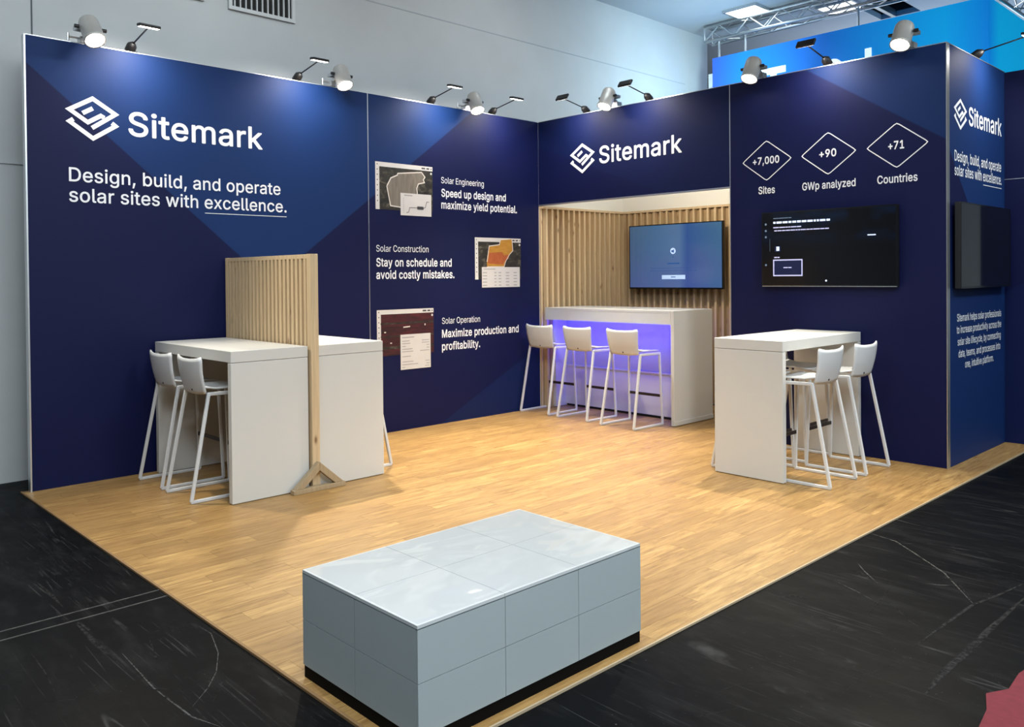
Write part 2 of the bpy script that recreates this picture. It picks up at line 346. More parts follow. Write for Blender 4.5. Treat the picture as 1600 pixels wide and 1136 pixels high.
# ------------------------------------------------------------------ lettering
GLYPHS={
' ':(188,[]),
'+':(453,['198 34 198 364 255 364 255 34','61 172 61 226 391 226 391 172']),
',':(188,['38 -119 68 71 137 71 84 -119']),
'.':(188,['95 -4 83 -3 73 1 63 9 55 18 51 29 50 41 51 53 55 64 63 73 73 81 83 85 95 87 107 85 118 81 128 73 135 64 140 53 141 41 140 29 135 18 128 9 118 1 107 -3']),
'0':(453,['227 -7 191 -3 158 7 130 24 105 48 85 77 69 113 61 138 55 164 51 192 49 222 48 254 49 286 51 316 55 344 61 370 69 395 85 431 106 461 130 484 159 502 191 512 227 516 262 512 295 502 323 484 348 461 368 431 384 395 392 370 398 344 402 316 404 286 405 254 404 222 402 192 398 164 392 138 384 113 368 77 348 48 323 24 295 7 263 -3','227 50 250 52 271 60 290 74 306 92 320 116 330 144 338 176 342 213 344 254 342 295 338 332 330 365 320 393 306 416 290 435 271 449 250 457 227 460 203 457 182 449 163 435 147 416 134 393 123 365 115 332 111 295 109 254 111 213 115 176 123 144 134 116 147 92 163 74 182 60 203 52']),
'1':(453,['76 0 76 55 391 55 391 0','276 509 276 0 212 0 212 448 209 448 86 358 86 427 198 509']),
'7':(453,['97 0 323 448 323 452 62 452 62 509 391 509 391 449 165 0']),
'9':(453,['226 516 256 513 285 506 310 494 333 478 352 458 368 434 380 408 387 378 389 347 387 322 382 296 373 270 359 240 340 207 315 168 200 0 130 0 301 248 307 248 287 221 257 202 218 195 188 197 161 203 137 214 116 229 98 247 83 269 72 294 66 321 64 352 66 382 73 411 85 436 101 459 120 479 143 494 168 506 196 513','226 460 207 459 190 454 174 446 160 435 148 423 138 407 131 390 127 372 125 352 127 331 131 313 138 295 148 280 160 268 174 257 190 250 207 245 226 243 245 245 263 249 279 257 293 267 305 280 314 295 322 312 326 330 327 350 326 371 322 390 314 407 305 422 293 435 279 446 263 454 245 459']),
'C':(510,['267 -7 242 -6 217 -2 194 5 171 13 150 25 131 39 113 55 97 73 82 93 70 115 59 140 51 166 45 193 41 223 40 254 41 285 45 315 51 343 59 369 70 393 82 415 97 436 113 454 131 470 150 484 171 495 194 504 217 510 242 514 267 516 293 514 317 511 340 504 362 496 383 485 402 471 419 456 435 438 448 418 459 397 467 373 473 348 408 348 404 365 397 380 389 395 357 428 315 449 267 456 237 453 209 445 184 432 161 414 141 391 125 364 113 332 106 295 103 254 106 213 113 177 125 145 141 117 161 94 184 76 210 63 237 56 267 53 315 60 357 81 389 114 408 160 473 160 467 135 459 112 448 91 435 71 420 53 402 38 383 24 363 13 341 5 317 -2 293 -6']),
'D':(502,['219 0 96 0 96 57 215 57 254 60 288 68 318 81 343 99 363 122 379 149 390 181 397 216 399 255 397 294 390 329 379 361 364 388 344 410 320 428 291 441 258 449 221 452 93 452 93 509 225 509 254 507 281 504 307 498 331 489 353 478 385 455 412 426 433 391 444 367 451 342 457 315 460 286 462 255 460 224 457 195 451 168 443 142 433 119 421 97 406 77 390 60 371 44 351 31 328 20 303 11 277 5 249 1','125 509 125 0 60 0 60 509']),
'E':(419,['60 0 60 509 372 509 372 452 125 452 125 286 355 286 355 229 125 229 125 57 375 57 375 0']),
'G':(520,['269 -7 242 -6 217 -2 193 5 171 14 149 25 130 39 112 55 96 73 82 93 69 116 59 140 51 166 45 194 41 223 40 254 41 285 45 315 51 343 59 369 69 393 82 415 96 436 112 454 129 470 149 484 170 495 192 504 215 510 239 514 265 516 291 514 316 510 340 504 363 494 384 483 403 469 421 453 436 436 449 416 460 395 468 373 474 349 408 349 387 393 356 427 315 448 265 456 236 453 209 445 183 432 160 414 141 392 125 364 113 332 106 295 103 254 106 213 113 177 125 145 141 117 161 95 184 76 210 63 238 56 269 53 296 55 322 61 345 71 365 85 382 102 396 123 407 147 413 173 415 202 434 199 283 199 283 256 478 256 478 200 475 160 466 124 451 91 431 62 406 38 377 19 344 5 308 -4']),
'H':(517,['60 0 60 509 125 509 125 289 392 289 392 509 457 509 457 0 392 0 392 232 125 232 125 0']),
'M':(628,['60 0 60 509 152 509 277 187 287 159 299 123 311 84 322 49 307 49 318 83 330 121 342 158 352 187 476 509 568 509 568 0 504 0 504 291 504 327 505 369 506 413 507 457 513 457 498 409 482 363 467 322 456 291 342 0 286 0 170 291 159 321 145 361 129 408 112 457 119 457 120 416 121 372 122 328 122 291 122 0']),
'O':(533,['267 -7 241 -6 217 -2 194 5 171 13 150 25 131 39 113 55 97 73 82 93 70 115 59 140 51 166 45 193 41 223 40 254 41 285 45 315 51 343 59 369 70 393 82 415 97 436 113 454 131 470 150 484 171 495 194 504 217 510 241 514 267 516 293 514 317 510 340 504 363 495 384 484 403 470 421 454 437 436 451 415 464 393 474 369 482 343 488 315 492 285 493 254 492 223 488 193 482 166 474 140 464 115 451 93 437 73 421 55 403 39 384 25 363 13 340 5 317 -2 293 -6','267 53 296 55 324 63 349 76 372 94 392 116 408 144 420 176 428 213 430 254 428 295 420 332 408 365 392 392 372 415 349 433 324 446 296 453 267 456 237 453 210 445 184 433 161 415 142 392 125 364 113 332 106 295 103 254 106 213 113 176 125 144 142 117 161 94 184 76 210 63 237 55']),
'S':(447,['224 -9 188 -7 156 -1 128 9 102 23 81 40 64 60 51 83 42 109 38 137 104 137 108 118 114 102 123 88 136 76 150 66 166 59 185 53 204 50 224 49 246 50 267 54 286 60 303 69 317 79 329 92 338 106 344 122 346 139 344 154 340 168 332 179 322 189 310 197 296 205 245 222 184 239 145 253 112 269 86 289 67 313 56 341 52 372 54 400 62 425 75 448 92 468 113 484 138 498 165 508 195 514 227 516 259 514 289 508 316 498 340 484 360 468 377 449 390 427 398 403 401 378 337 378 332 402 320 421 302 437 280 449 254 456 225 459 204 457 185 454 167 448 152 440 139 430 129 418 121 405 117 391 115 376 117 359 122 345 131 334 142 324 155 315 169 308 212 293 264 279 312 264 359 238 372 226 384 213 395 198 402 180 407 161 408 139 406 112 399 87 386 64 370 43 349 25 323 11 294 0 261 -7']),
'T':(449,['32 452 32 509 417 509 417 452 257 452 257 0 193 0 193 452']),
'W':(686,['155 0 16 509 82 509 163 196 175 145 187 94 197 40 189 40 200 94 211 145 224 196 306 509 380 509 462 196 474 145 486 94 497 40 488 40 499 94 510 145 523 196 603 509 670 509 530 0 455 0 368 323 351 391 336 475 350 475 335 395 318 323 230 0']),
'a':(389,['160 -9 137 -7 115 -3 94 5 76 15 60 29 48 45 38 63 32 84 30 108 32 128 36 146 43 161 53 174 64 184 78 193 125 211 178 220 234 227 265 235 271 240 274 246 276 255 276 257 275 272 272 285 267 297 260 307 251 315 240 322 227 327 212 330 196 331 178 330 163 327 149 322 118 301 100 274 41 291 51 313 64 331 79 346 95 358 114 368 133 375 153 380 173 383 194 384 239 379 286 360 300 350 312 336 322 320 330 301 335 278 337 251 337 0 277 0 277 52 272 52 252 25 215 1 199 -4 181 -7','170 45 192 47 211 51 228 59 242 68 254 80 263 93 270 108 274 122 276 138 276 190 259 182 231 176 200 171 175 168 134 159 122 153 112 147 103 139 97 130 93 118 92 105 93 93 96 82 102 72 109 64 119 57 130 52']),
'b':(424,['229 -8 208 -7 189 -3 172 4 138 31 118 59 112 59 112 0 53 0 53 509 114 509 114 319 118 319 137 346 171 373 188 379 207 383 229 384 259 382 287 374 313 361 335 342 354 320 370 293 381 261 388 227 390 189 388 151 381 116 370 84 355 57 336 34 313 16 288 3 260 -6','220 47 242 49 262 55 279 66 294 80 306 97 316 117 323 139 327 163 328 189 327 215 323 239 316 261 307 281 295 298 280 311 262 322 243 328 220 330 198 328 178 322 161 312 147 299 134 282 125 263 118 241 114 216 113 189 114 162 118 138 125 115 135 95 147 78 162 65 179 55 198 49']),
'c':(396,['207 -8 174 -5 144 3 117 16 93 35 72 58 56 85 44 116 37 150 34 187 37 225 44 260 56 291 72 318 93 341 117 360 144 374 174 382 207 384 260 377 305 356 340 322 362 277 303 262 290 289 270 311 242 325 207 330 184 328 163 321 145 310 130 296 118 278 108 258 102 236 98 212 96 187 98 163 102 139 108 117 118 97 130 80 145 66 163 55 184 49 207 46 243 52 271 66 292 89 304 117 363 102 357 86 350 70 341 56 306 21 261 -1']),
'd':(424,['195 -8 165 -6 137 3 111 16 89 34 70 57 55 84 43 116 36 151 34 189 36 227 43 261 55 293 70 320 89 342 112 361 137 374 165 382 196 384 218 383 237 379 253 373 287 346 306 319 311 319 311 509 372 509 372 0 313 0 313 59 307 59 287 31 252 4 236 -3 217 -7','205 47 226 49 246 55 263 65 278 78 290 95 299 115 306 138 310 162 312 189 310 216 306 241 300 263 290 282 278 299 263 312 246 322 227 328 205 330 182 328 162 322 145 311 130 298 118 281 108 261 102 239 98 215 96 189 98 163 102 139 109 117 118 97 130 80 145 66 162 55 182 49']),
'e':(404,['212 -8 177 -5 145 3 117 16 92 35 72 58 56 85 44 116 37 150 34 187 36 224 44 258 55 290 71 317 91 340 115 359 142 373 172 382 205 384 226 383 246 380 266 374 285 366 303 355 319 341 334 324 347 305 357 282 365 256 370 227 371 194 371 169 75 169 75 221 338 221 310 202 308 226 304 248 298 269 288 286 277 301 263 314 246 323 227 328 205 330 183 328 164 323 146 313 131 301 119 286 109 270 102 251 97 231 96 211 96 178 98 151 102 127 110 106 121 88 135 73 151 61 169 53 190 48 212 46 254 53 285 73 306 105 365 91 358 72 348 55 335 39 320 26 302 14 283 4 261 -3 237 -7']),
'f':(254,['228 379 228 327 6 327 6 379','81 0 81 432 82 452 87 470 96 486 107 499 120 510 135 519 152 525 169 529 187 530 222 527 243 521 227 468 215 472 195 474 178 472 164 468 154 460 147 449 143 435 142 419 142 0']),
'g':(425,['207 -151 180 -149 156 -146 134 -140 114 -132 97 -122 82 -110 70 -97 59 -84 51 -69 101 -41 122 -66 154 -88 169 -93 187 -96 207 -97 236 -95 261 -87 282 -75 298 -58 308 -34 311 -6 311 68 306 68 287 41 252 16 236 10 217 6 195 5 165 7 138 14 113 27 90 43 71 65 55 90 43 120 36 154 34 191 36 229 43 263 55 293 71 320 90 342 112 361 138 374 166 382 196 384 218 383 237 379 253 373 288 346 308 319 313 319 313 379 372 379 372 -9 370 -40 363 -67 350 -90 334 -109 314 -124 291 -136 265 -144 237 -149','205 59 227 61 246 66 264 75 278 87 290 103 300 121 307 142 311 166 312 193 311 219 307 242 300 264 291 283 279 299 264 312 247 322 227 328 205 330 182 328 163 322 145 312 130 298 118 282 109 262 102 241 98 218 96 193 98 167 102 144 109 123 118 104 131 88 145 76 163 66 183 61']),
'h':(410,['114 227 114 0 53 0 53 509 114 509 114 287 102 287 116 319 132 344 152 362 175 374 200 382 227 384 252 383 275 377 295 369 313 356 328 340 341 321 350 298 355 271 357 240 357 0 296 0 296 235 293 263 286 286 273 304 256 318 235 326 210 329 192 328 176 324 161 317 147 308 136 297 126 283 119 266 115 248']),
'i':(167,['53 0 53 379 114 379 114 0','84 443 73 444 63 448 54 455 47 463 43 472 41 483 43 494 47 504 54 512 63 518 73 522 84 524 95 522 105 518 114 512 121 504 125 494 126 483 125 472 121 463 114 455 105 448 95 444']),
'k':(381,['110 137 110 212 121 212 284 379 360 379 184 199 177 199','53 0 53 509 114 509 114 0','294 0 148 186 191 229 372 0']),
'l':(189,['139 -2 112 0 91 8 74 20 62 37 55 59 53 84 53 509 114 509 114 99 114 83 117 71 120 62 126 57 135 53 146 52 160 53 170 54 181 3 162 -1']),
'm':(610,['53 0 53 379 112 379 112 295 108 295 114 314 122 331 132 346 144 358 158 368 172 376 187 382 203 385 219 386 245 383 268 375 287 361 303 342 314 320 321 295 312 295 318 312 326 329 337 343 350 356 364 366 381 375 398 381 417 385 437 386 458 385 478 380 497 372 514 361 529 346 541 328 550 307 555 283 557 255 557 0 496 0 496 254 493 279 485 298 473 313 456 323 438 329 419 330 402 329 387 326 374 320 363 312 353 302 345 290 340 277 336 263 335 247 335 0 274 0 274 260 272 280 265 297 253 311 238 322 220 328 199 330 185 329 171 326 158 320 145 312 135 302 126 289 119 274 115 257 114 238 114 0']),
'n':(410,['114 227 114 0 53 0 53 379 112 379 112 287 102 287 116 319 132 344 152 362 175 374 200 382 227 384 252 383 275 377 295 369 313 356 328 340 341 321 350 298 355 271 357 240 357 0 296 0 296 235 293 263 286 286 273 304 256 318 235 326 210 329 192 328 176 324 161 317 147 308 136 297 126 283 119 266 115 248']),
'o':(415,['207 -8 174 -5 144 3 117 16 93 35 72 58 56 85 44 116 37 150 34 187 37 225 44 260 56 291 72 318 93 341 117 360 144 374 174 382 207 384 241 382 271 374 299 360 323 341 343 318 359 291 371 260 379 225 381 187 379 150 371 116 359 85 343 58 323 35 299 16 271 3 241 -5','207 46 231 49 252 55 270 66 285 80 298 97 307 117 314 139 318 163 319 187 318 212 314 236 307 258 298 278 285 296 270 310 252 321 231 328 207 330 184 328 163 321 145 310 130 296 118 278 108 258 102 236 98 212 96 187 98 163 102 139 108 117 118 97 130 80 145 66 163 55 184 49']),
'p':(424,['53 -143 53 379 112 379 112 319 118 319 137 346 171 373 188 379 207 383 229 384 259 382 287 374 313 361 335 342 354 320 370 293 381 261 388 227 390 189 388 151 381 116 370 84 355 57 336 34 313 16 288 3 260 -6 229 -8 208 -7 189 -3 173 4 138 31 118 59 114 59 114 -143','220 47 242 49 262 55 279 66 294 80 306 97 316 117 323 139 327 163 328 189 327 215 323 239 316 261 307 281 295 298 280 311 262 322 243 328 220 330 198 328 178 322 161 312 147 299 134 282 125 263 118 241 114 216 113 189 114 162 118 138 125 115 135 95 147 78 162 65 179 55 198 49']),
'r':(259,['53 0 53 379 112 379 112 321 115 321 124 339 137 354 152 367 171 377 191 383 213 385 229 384 243 384 243 322 230 324 207 326 190 324 174 321 159 315 146 306 135 296 126 284 119 269 115 254 114 237 114 0']),
's':(365,['182 -8 157 -7 133 -3 112 3 93 12 76 24 62 38 50 54 41 73 36 94 94 107 101 87 111 72 124 60 141 52 160 47 181 45 206 47 227 53 244 62 258 74 265 88 268 103 266 115 262 126 254 136 243 144 229 150 212 155 149 170 118 180 92 192 72 208 58 227 50 249 47 274 49 295 55 314 65 332 79 347 95 360 115 370 137 378 161 383 187 384 212 383 234 379 254 372 271 363 286 352 299 339 309 324 318 308 324 290 268 277 262 291 254 304 243 316 228 325 210 331 187 333 166 331 147 326 131 317 119 305 111 292 109 277 110 264 115 253 124 243 136 235 152 229 172 223 229 209 261 200 287 187 306 171 320 153 328 131 331 107 329 85 323 65 312 47 298 31 281 18 260 6 236 -2 210 -7']),
't':(227,['204 379 204 327 6 327 6 379','65 471 126 471 126 98 127 83 130 70 136 61 144 55 156 51 170 50 185 51 202 54 213 2 192 -3 168 -4 138 -1 113 7 92 21 77 41 68 64 65 93']),
'u':(410,['182 -5 158 -3 135 2 115 11 97 23 82 39 69 59 60 82 54 109 53 139 53 379 114 379 114 144 116 117 124 94 137 75 154 61 175 53 200 50 218 51 234 55 249 62 263 71 274 83 283 97 290 113 295 132 296 153 296 379 357 379 357 0 298 0 298 92 307 92 294 60 277 35 257 17 234 5 209 -3']),
'v':(389,['163 0 17 379 84 379 165 155 187 87 206 21 184 21 203 87 224 155 305 379 371 379 226 0']),
'w':(567,['138 0 23 379 87 379 133 214 154 137 175 41 165 41 186 135 206 214 252 379 316 379 362 214 382 136 402 41 391 41 413 135 434 214 480 379 545 379 429 0 368 0 319 172 305 225 291 280 277 338 291 338 277 280 263 225 248 172 199 0']),
'x':(379,['21 0 171 218 171 171 29 379 100 379 147 306 179 253 207 206 175 206 202 253 233 306 282 379 352 379 209 169 209 214 358 0 287 0 231 85 200 136 173 182 205 182 178 136 148 85 91 0']),
'y':(389,['47 -139 61 -86 71 -87 104 -89 113 -86 122 -81 130 -74 138 -64 145 -51 151 -36 163 -1 17 379 84 379 165 155 187 87 206 21 184 21 202 87 224 155 305 379 371 379 204 -58 177 -107 165 -119 153 -128 139 -136 125 -141 109 -144 91 -145 65 -143']),
'z':(380,['42 0 42 46 254 320 254 323 48 323 48 379 333 379 333 331 126 60 126 56 339 56 339 0']),
}
_CAP = 509.0
_GC = {}
def glyph_tris(ch, bold):
    """advance and clean, non-overlapping triangles of one character; bold thickens the outline"""
    if (ch, bold) in _GC: return _GC[(ch, bold)]
    adv, cs = GLYPHS[ch]; loops = []
    for c in cs:
        q = list(map(int, c.split())); loops.append([Vector((q[i], q[i + 1])) for i in range(0, len(q), 2)])
    quads = []
    if bold:
        for l in loops:
            for i in range(len(l)):
                a, b = l[i], l[(i + 1) % len(l)]; d = b - a
                if d.length < .5: continue
                d = d.normalized(); s_ = d * bold * .3; n_ = Vector((-d.y, d.x)) * bold
                quads.append([a - s_ + n_, b + s_ + n_, b + s_ - n_, a - s_ - n_])
    V, E_ = [], []
    for l in loops + quads:
        o = len(V); V += l; E_ += [(o + i, o + (i + 1) % len(l)) for i in range(len(l))]
    out = []
    if V:
        vs, _, fs, *_r = delaunay_2d_cdt(V, E_, [], 0, 1e-4)
        boxes = [(min(p.x for p in q), max(p.x for p in q), min(p.y for p in q), max(p.y for p in q)) for q in quads]
        for f in fs:
            a, b, c = (vs[i] for i in f); cx, cy = (a.x + b.x + c.x) / 3, (a.y + b.y + c.y) / 3
            wn = 0
            for l in loops:
                for i in range(len(l)):
                    p, q = l[i - 1], l[i]
                    if (p.y <= cy) != (q.y <= cy) and cx < p.x + (cy - p.y) * (q.x - p.x) / (q.y - p.y): wn += 1 if q.y > p.y else -1
            ok = wn != 0
            if not ok:
                for q, bx_ in zip(quads, boxes):
                    if not (bx_[0] <= cx <= bx_[1] and bx_[2] <= cy <= bx_[3]): continue
                    sg = [(q[i].x - q[i - 1].x) * (cy - q[i - 1].y) - (q[i].y - q[i - 1].y) * (cx - q[i - 1].x) for i in range(4)]
                    if all(v >= 0 for v in sg) or all(v <= 0 for v in sg): ok = True; break
            if ok: out.append([(vs[i].x, vs[i].y) for i in f])
    _GC[(ch, bold)] = (adv, out); return _GC[(ch, bold)]
class Plane:
    """a wall face: o + u*a + v*b, n = outward normal"""
    def __init__(s, o, u, n): s.o = Vector(o); s.u = Vector(u); s.n = Vector(n)
    def p(s, a, z, e=0): return s.o + s.u * a + Vector((0, 0, z)) + s.n * e
def add_text(mb, pl, txt, a0, a1, z, cap, bold=0, e=.0025, mi=0):
    """text between wall coordinates a0..a1 on baseline z with the given capital height"""
    x = 0; tris = []; lo = 1e9; hi = -1e9
    for ch in txt:
        adv, ts = glyph_tris(ch, bold)
        for tr in ts:
            tr = [(q[0] + x, q[1]) for q in tr]; tris.append(tr)
            for q in tr: lo = min(lo, q[0]); hi = max(hi, q[0])
        x += adv + bold * .9
    k = (a1 - a0) / (hi - lo); h = cap / _CAP
    for tr in tris:
        P = [pl.p(a0 + (q[0] - lo) * k, z + q[1] * h, e) for q in tr]
        mb.add(P, [(0, 1, 2)], mi)
def add_poly(mb, pl, pts, e=.002, mi=0): mb.add([pl.p(a, z, e) for a, z in pts], [tuple(range(len(pts)))], mi)
def add_rect(mb, pl, a0, z0, a1, z1, e=.002, mi=0): add_poly(mb, pl, [(a0, z0), (a1, z0), (a1, z1), (a0, z1)], e, mi)
def add_stroke(mb, pl, pts, w, e=.0025, closed=False, mi=0):
    P = [Vector(p) for p in pts]; n = len(P); L, Rr = [], []
    for i in range(n):
        pr = P[i - 1] if (closed or i > 0) else None; nx = P[(i + 1) % n] if (closed or i < n - 1) else None
        a = (P[i] - pr).normalized() if pr is not None else (nx - P[i]).normalized()
        b = (nx - P[i]).normalized() if nx is not None else a
        na, nb = Vector((-a.y, a.x)), Vector((-b.y, b.x)); m = (na + nb); m = m.normalized() if m.length > 1e-4 else na
        d = m * (w / 2) / max(.45, m.dot(na)); L.append(P[i] + d); Rr.append(P[i] - d)
    for i in range(n if closed else n - 1):
        j = (i + 1) % n
        mb.add([pl.p(*L[i], e), pl.p(*L[j], e), pl.p(*Rr[j], e), pl.p(*Rr[i], e)], [(0, 1, 2, 3)], mi)
def add_mark(mb, pl, a0, a1, z0, z1, e=.0025):
    def q(u, v): return (a0 + (a1 - a0) * u, z0 + (z1 - z0) * v)
    w = .088 * abs(a1 - a0); i = .045
    add_stroke(mb, pl, [q(.73, .545), q(.66, .585), q(.40, .405), q(i, .655), q(.5, .955), q(1 - i, .655), q(.48, .285)], w, e)
    add_stroke(mb, pl, [q(.30, .60), q(.50, .735)], w, e)
    add_stroke(mb, pl, [q(.12, .445), q(i, .385), q(.5, .05), q(1 - i, .385), q(.88, .445)], w, e)
def add_disc(mb, pl, a, z, r, e=.002, mi=0, n=16): add_poly(mb, pl, [(a + r * math.cos(t), z + r * math.sin(t)) for t in (2 * math.pi * k / n for k in range(n))], e, mi)

PL = Plane((0, 0, 0), (0, 1, 0), (1, 0, 0))             # left wall face, a = world y
PB = Plane((0, 0, 0), (1, 0, 0), (0, -1, 0))            # back wall face, a = world x
W2 = 4.633
PS = Plane((W2, 0, 0), (0, 1, 0), (1, 0, 0))            # side wall face, a = world y
H, HH, W1, DA, LW = 3.50, 2.492, 2.642, 1.585, 5.632
TH = .06

# ------------------------------------------------------------------ hall: floor, wall, ceiling
hf = struct(box('floor_hall', (-2, -14, -.06), (16, 12, -.010), 'hall_floor'))
mb = MB()
rp = [(6.12, -4.8), (6.10, -4.4), (6.09, -4.25), (6.09, -4.11), (6.07, -3.95), (6.03, -3.82), (6.08, -3.72), (6.07, -3.55), (6.10, -3.3), (6.12, -2.9), (6.6, -2.9), (6.6, -4.6)]
mb.add([(x, y, -.0035) for x, y in rp] + [(x, y, -.010) for x, y in rp],
       [tuple(range(len(rp)))] + [(i, (i + 1) % len(rp), len(rp) + (i + 1) % len(rp), len(rp) + i) for i in range(len(rp))])
mb.build('carpet_strip', 'red', hf, label='torn-edged red carpet strip')
SCR=[([(2.138,-6.132),(2.365,-6.130),(2.572,-6.133)],0.021,0),
([(2.846,-6.147),(3.130,-6.150),(3.371,-6.143)],0.03,0),
([(2.826,-6.136),(2.965,-6.127)],0.054,0),
([(3.310,-6.101),(3.724,-6.119),(4.044,-6.099),(4.187,-6.052)],0.0072,1),
([(3.393,-6.103),(3.836,-6.112),(4.121,-6.083)],0.0048,0),
([(3.228,-5.955),(3.480,-6.013),(3.478,-5.999)],0.006,0),
([(3.318,-5.957),(3.238,-5.847),(3.184,-5.717)],0.0048,0),
([(3.193,-5.991),(3.196,-5.890),(3.203,-5.803)],0.0048,0),
([(3.242,-5.742),(3.397,-5.734),(3.607,-5.796),(3.770,-5.879),(3.876,-5.962),(3.977,-6.070)],0.0042,1),
([(3.739,-5.831),(3.912,-5.925),(4.005,-6.007)],0.0036,0),
([(3.030,-6.389),(3.269,-6.395),(3.507,-6.416)],0.006,0),
([(2.940,-6.152),(3.261,-6.151)],0.018,0),
([(3.502,-6.115),(3.733,-6.110),(3.899,-6.011)],0.0036,0),
([(2.162,-6.275),(2.120,-6.190)],0.012,0),
([(2.273,-6.285),(2.259,-6.238)],0.012,0),
([(2.856,-6.288),(2.846,-6.147),(2.857,-5.976)],0.0036,0),
([(3.540,-6.554),(3.564,-6.427),(3.660,-6.292)],0.0048,0),
([(3.339,-6.552),(3.400,-6.452)],0.0048,0),
([(1.370,-5.791),(1.682,-5.825)],0.0036,0),
([(1.395,-5.944),(1.787,-5.959),(1.988,-5.980)],0.0036,0),
([(1.377,-6.132),(1.268,-5.984)],0.006,0),
([(1.965,-5.855),(2.386,-5.786)],0.003,0),
([(1.752,-5.915),(1.650,-5.687)],0.0024,0),
([(4.867,-2.121),(5.062,-2.175),(5.200,-2.300),(5.452,-2.535),(5.700,-2.885)],0.0096,1),
([(5.072,-2.199),(5.148,-2.156)],0.0072,1),
([(5.304,-2.442),(5.575,-2.675),(5.692,-2.859)],0.006,0),
([(4.998,-2.855),(5.139,-2.853),(5.265,-2.953)],0.012,0),
([(5.088,-3.067),(5.244,-3.137),(5.379,-3.212)],0.006,1),
([(5.063,-2.716),(5.139,-2.812),(5.269,-2.948)],0.0072,1),
([(5.093,-2.686),(5.119,-2.461)],0.0036,0),
([(5.404,-3.406),(5.368,-3.130),(5.315,-2.849)],0.0048,0),
([(5.359,-3.441),(5.367,-3.166),(5.470,-2.991),(5.560,-2.993)],0.0042,0),
([(5.434,-3.179),(5.560,-3.319),(5.706,-3.416)],0.006,0),
([(5.368,-3.130),(5.505,-3.249),(5.615,-3.314)],0.0036,0),
([(5.450,-2.764),(5.487,-2.752),(5.552,-2.698)],0.0084,1),
([(5.424,-2.699),(5.557,-3.052)],0.0036,0),
([(5.659,-2.394),(5.709,-2.539)],0.0048,0),
([(5.588,-2.256),(5.647,-2.406)],0.0036,0),
([(5.866,-3.984),(5.853,-3.738),(5.858,-3.486),(5.852,-3.171),(5.854,-2.635)],0.03,0),
([(5.864,-3.878),(5.855,-3.557),(5.852,-3.171)],0.009,0),
([(5.683,-3.577),(5.689,-3.288),(5.705,-2.902),(5.753,-2.678),(5.797,-2.411)],0.015,0),
([(5.886,-3.499),(6.030,-3.670),(6.082,-3.761)],0.0048,0),
([(5.861,-3.690),(5.951,-3.824)],0.0048,0),
([(5.793,-4.009),(5.855,-4.064)],0.0048,0),
([(5.323,-2.302),(5.429,-2.418)],0.006,0),
([(5.065,-2.372),(5.094,-2.210)],0.0072,0),
([(5.512,-4.008),(5.609,-3.988),(5.732,-3.977)],0.0036,0),
([(5.646,-4.245),(5.639,-3.997),(5.710,-3.722)],0.003,0),
([(5.305,-3.874),(5.359,-3.676),(5.358,-3.474)],0.0036,0),
([(5.160,-4.113),(5.299,-4.145),(5.451,-4.111)],0.0036,0),
([(5.288,-4.614),(5.321,-4.437),(5.431,-4.286)],0.0036,0),
([(5.258,-4.781),(5.349,-4.751),(5.428,-4.572)],0.0048,0),
([(5.024,-3.763),(5.217,-3.821)],0.0036,0),
([(5.118,-1.231),(5.280,-1.381),(5.417,-1.342)],0.0036,0),
([(5.400,-1.901),(5.539,-2.083),(5.683,-2.087)],0.003,0),
([(5.224,-1.906),(5.341,-2.044),(5.393,-2.153)],0.0036,0),
([(5.145,-0.501),(5.389,-0.960)],0.003,0),
([(5.001,-3.504),(5.037,-3.408),(5.114,-3.413)],0.018,0),
([(4.995,-3.427),(5.039,-3.345)],0.012,0)]
for tone, nm in ((0, 'scuff_faint'), (1, 'scuff_clear')):
    mb = MB()
    for k, (pts, w, tn) in enumerate(SCR):
        if tn != tone: continue
        P = [Vector((*p, 0)) for p in pts]; n = len(P); zz = -.0095 + k * .000006
        for i in range(n - 1):
            d = (P[i + 1] - P[i]).normalized(); s_ = Vector((-d.y, d.x, 0))
            w0 = w * (.25 if i == 0 else 1) / 2; w1 = w * (.25 if i == n - 2 else 1) / 2
            q = [P[i] - s_ * w0, P[i] + s_ * w0, P[i + 1] + s_ * w1, P[i + 1] - s_ * w1]
            mb.add([(v.x, v.y, zz) for v in q], [(0, 1, 2, 3)])
    mb.build('scuff_marks', nm, hf)['kind'] = 'stuff'
cv = MB().box((2.70, -12, -.011), (2.80, -5.70, -.0085)).build('channel_cover', 'hall_floor', hf)
for x in (2.69, 2.80): box('channel_edge', (x, -12, -.011), (x + .007, -5.70, -.0065), 'worn_metal', cv)

hw = struct(box('wall_hall', (-.7, -14, -.01), (-.5, 4.55, CEIL), 'hall_wall'))
box('conduit', (-.5, -2.4, 4.643), (-.494, 3.9, 4.652), 'ceiling', hw)
for yy in (-5.46,):
    box('panel_joint', (-.5, yy - .006, 2.58), (-.496, yy + .006, CEIL), 'joint', hw)
box('ledge', (-.5, -14, 2.565), (-.490, -5.0, 2.580), 'hall_wall', hw)
cl = MB()
ox0, ox1, oy0, oy1 = 1.83, 2.40, 4.80, 5.71
for a, b in (((-2, -14), (ox0, 12)), ((ox1, -14), (16, 12)), ((ox0, -14), (ox1, oy0)), ((ox0, oy1), (ox1, 12))):
    cl.box((a[0], a[1], CEIL), (b[0], b[1], CEIL + .08))
ce = struct(cl.build('ceiling', 'ceiling'))
mb = MB().box((ox0 - .02, oy0 - .02, CEIL + .30), (ox1 + .02, oy1 + .02, CEIL + .33))
for a, b in (((ox0 - .02, oy0), (ox0, oy1)), ((ox1, oy0), (ox1 + .02, oy1)), ((ox0, oy0 - .02), (ox1, oy0)), ((ox0, oy1), (ox1, oy1 + .02))):
    mb.box((*a, CEIL + .08), (*b, CEIL + .30))
mb.build('ceiling_shaft', 'vent_dark', ce)
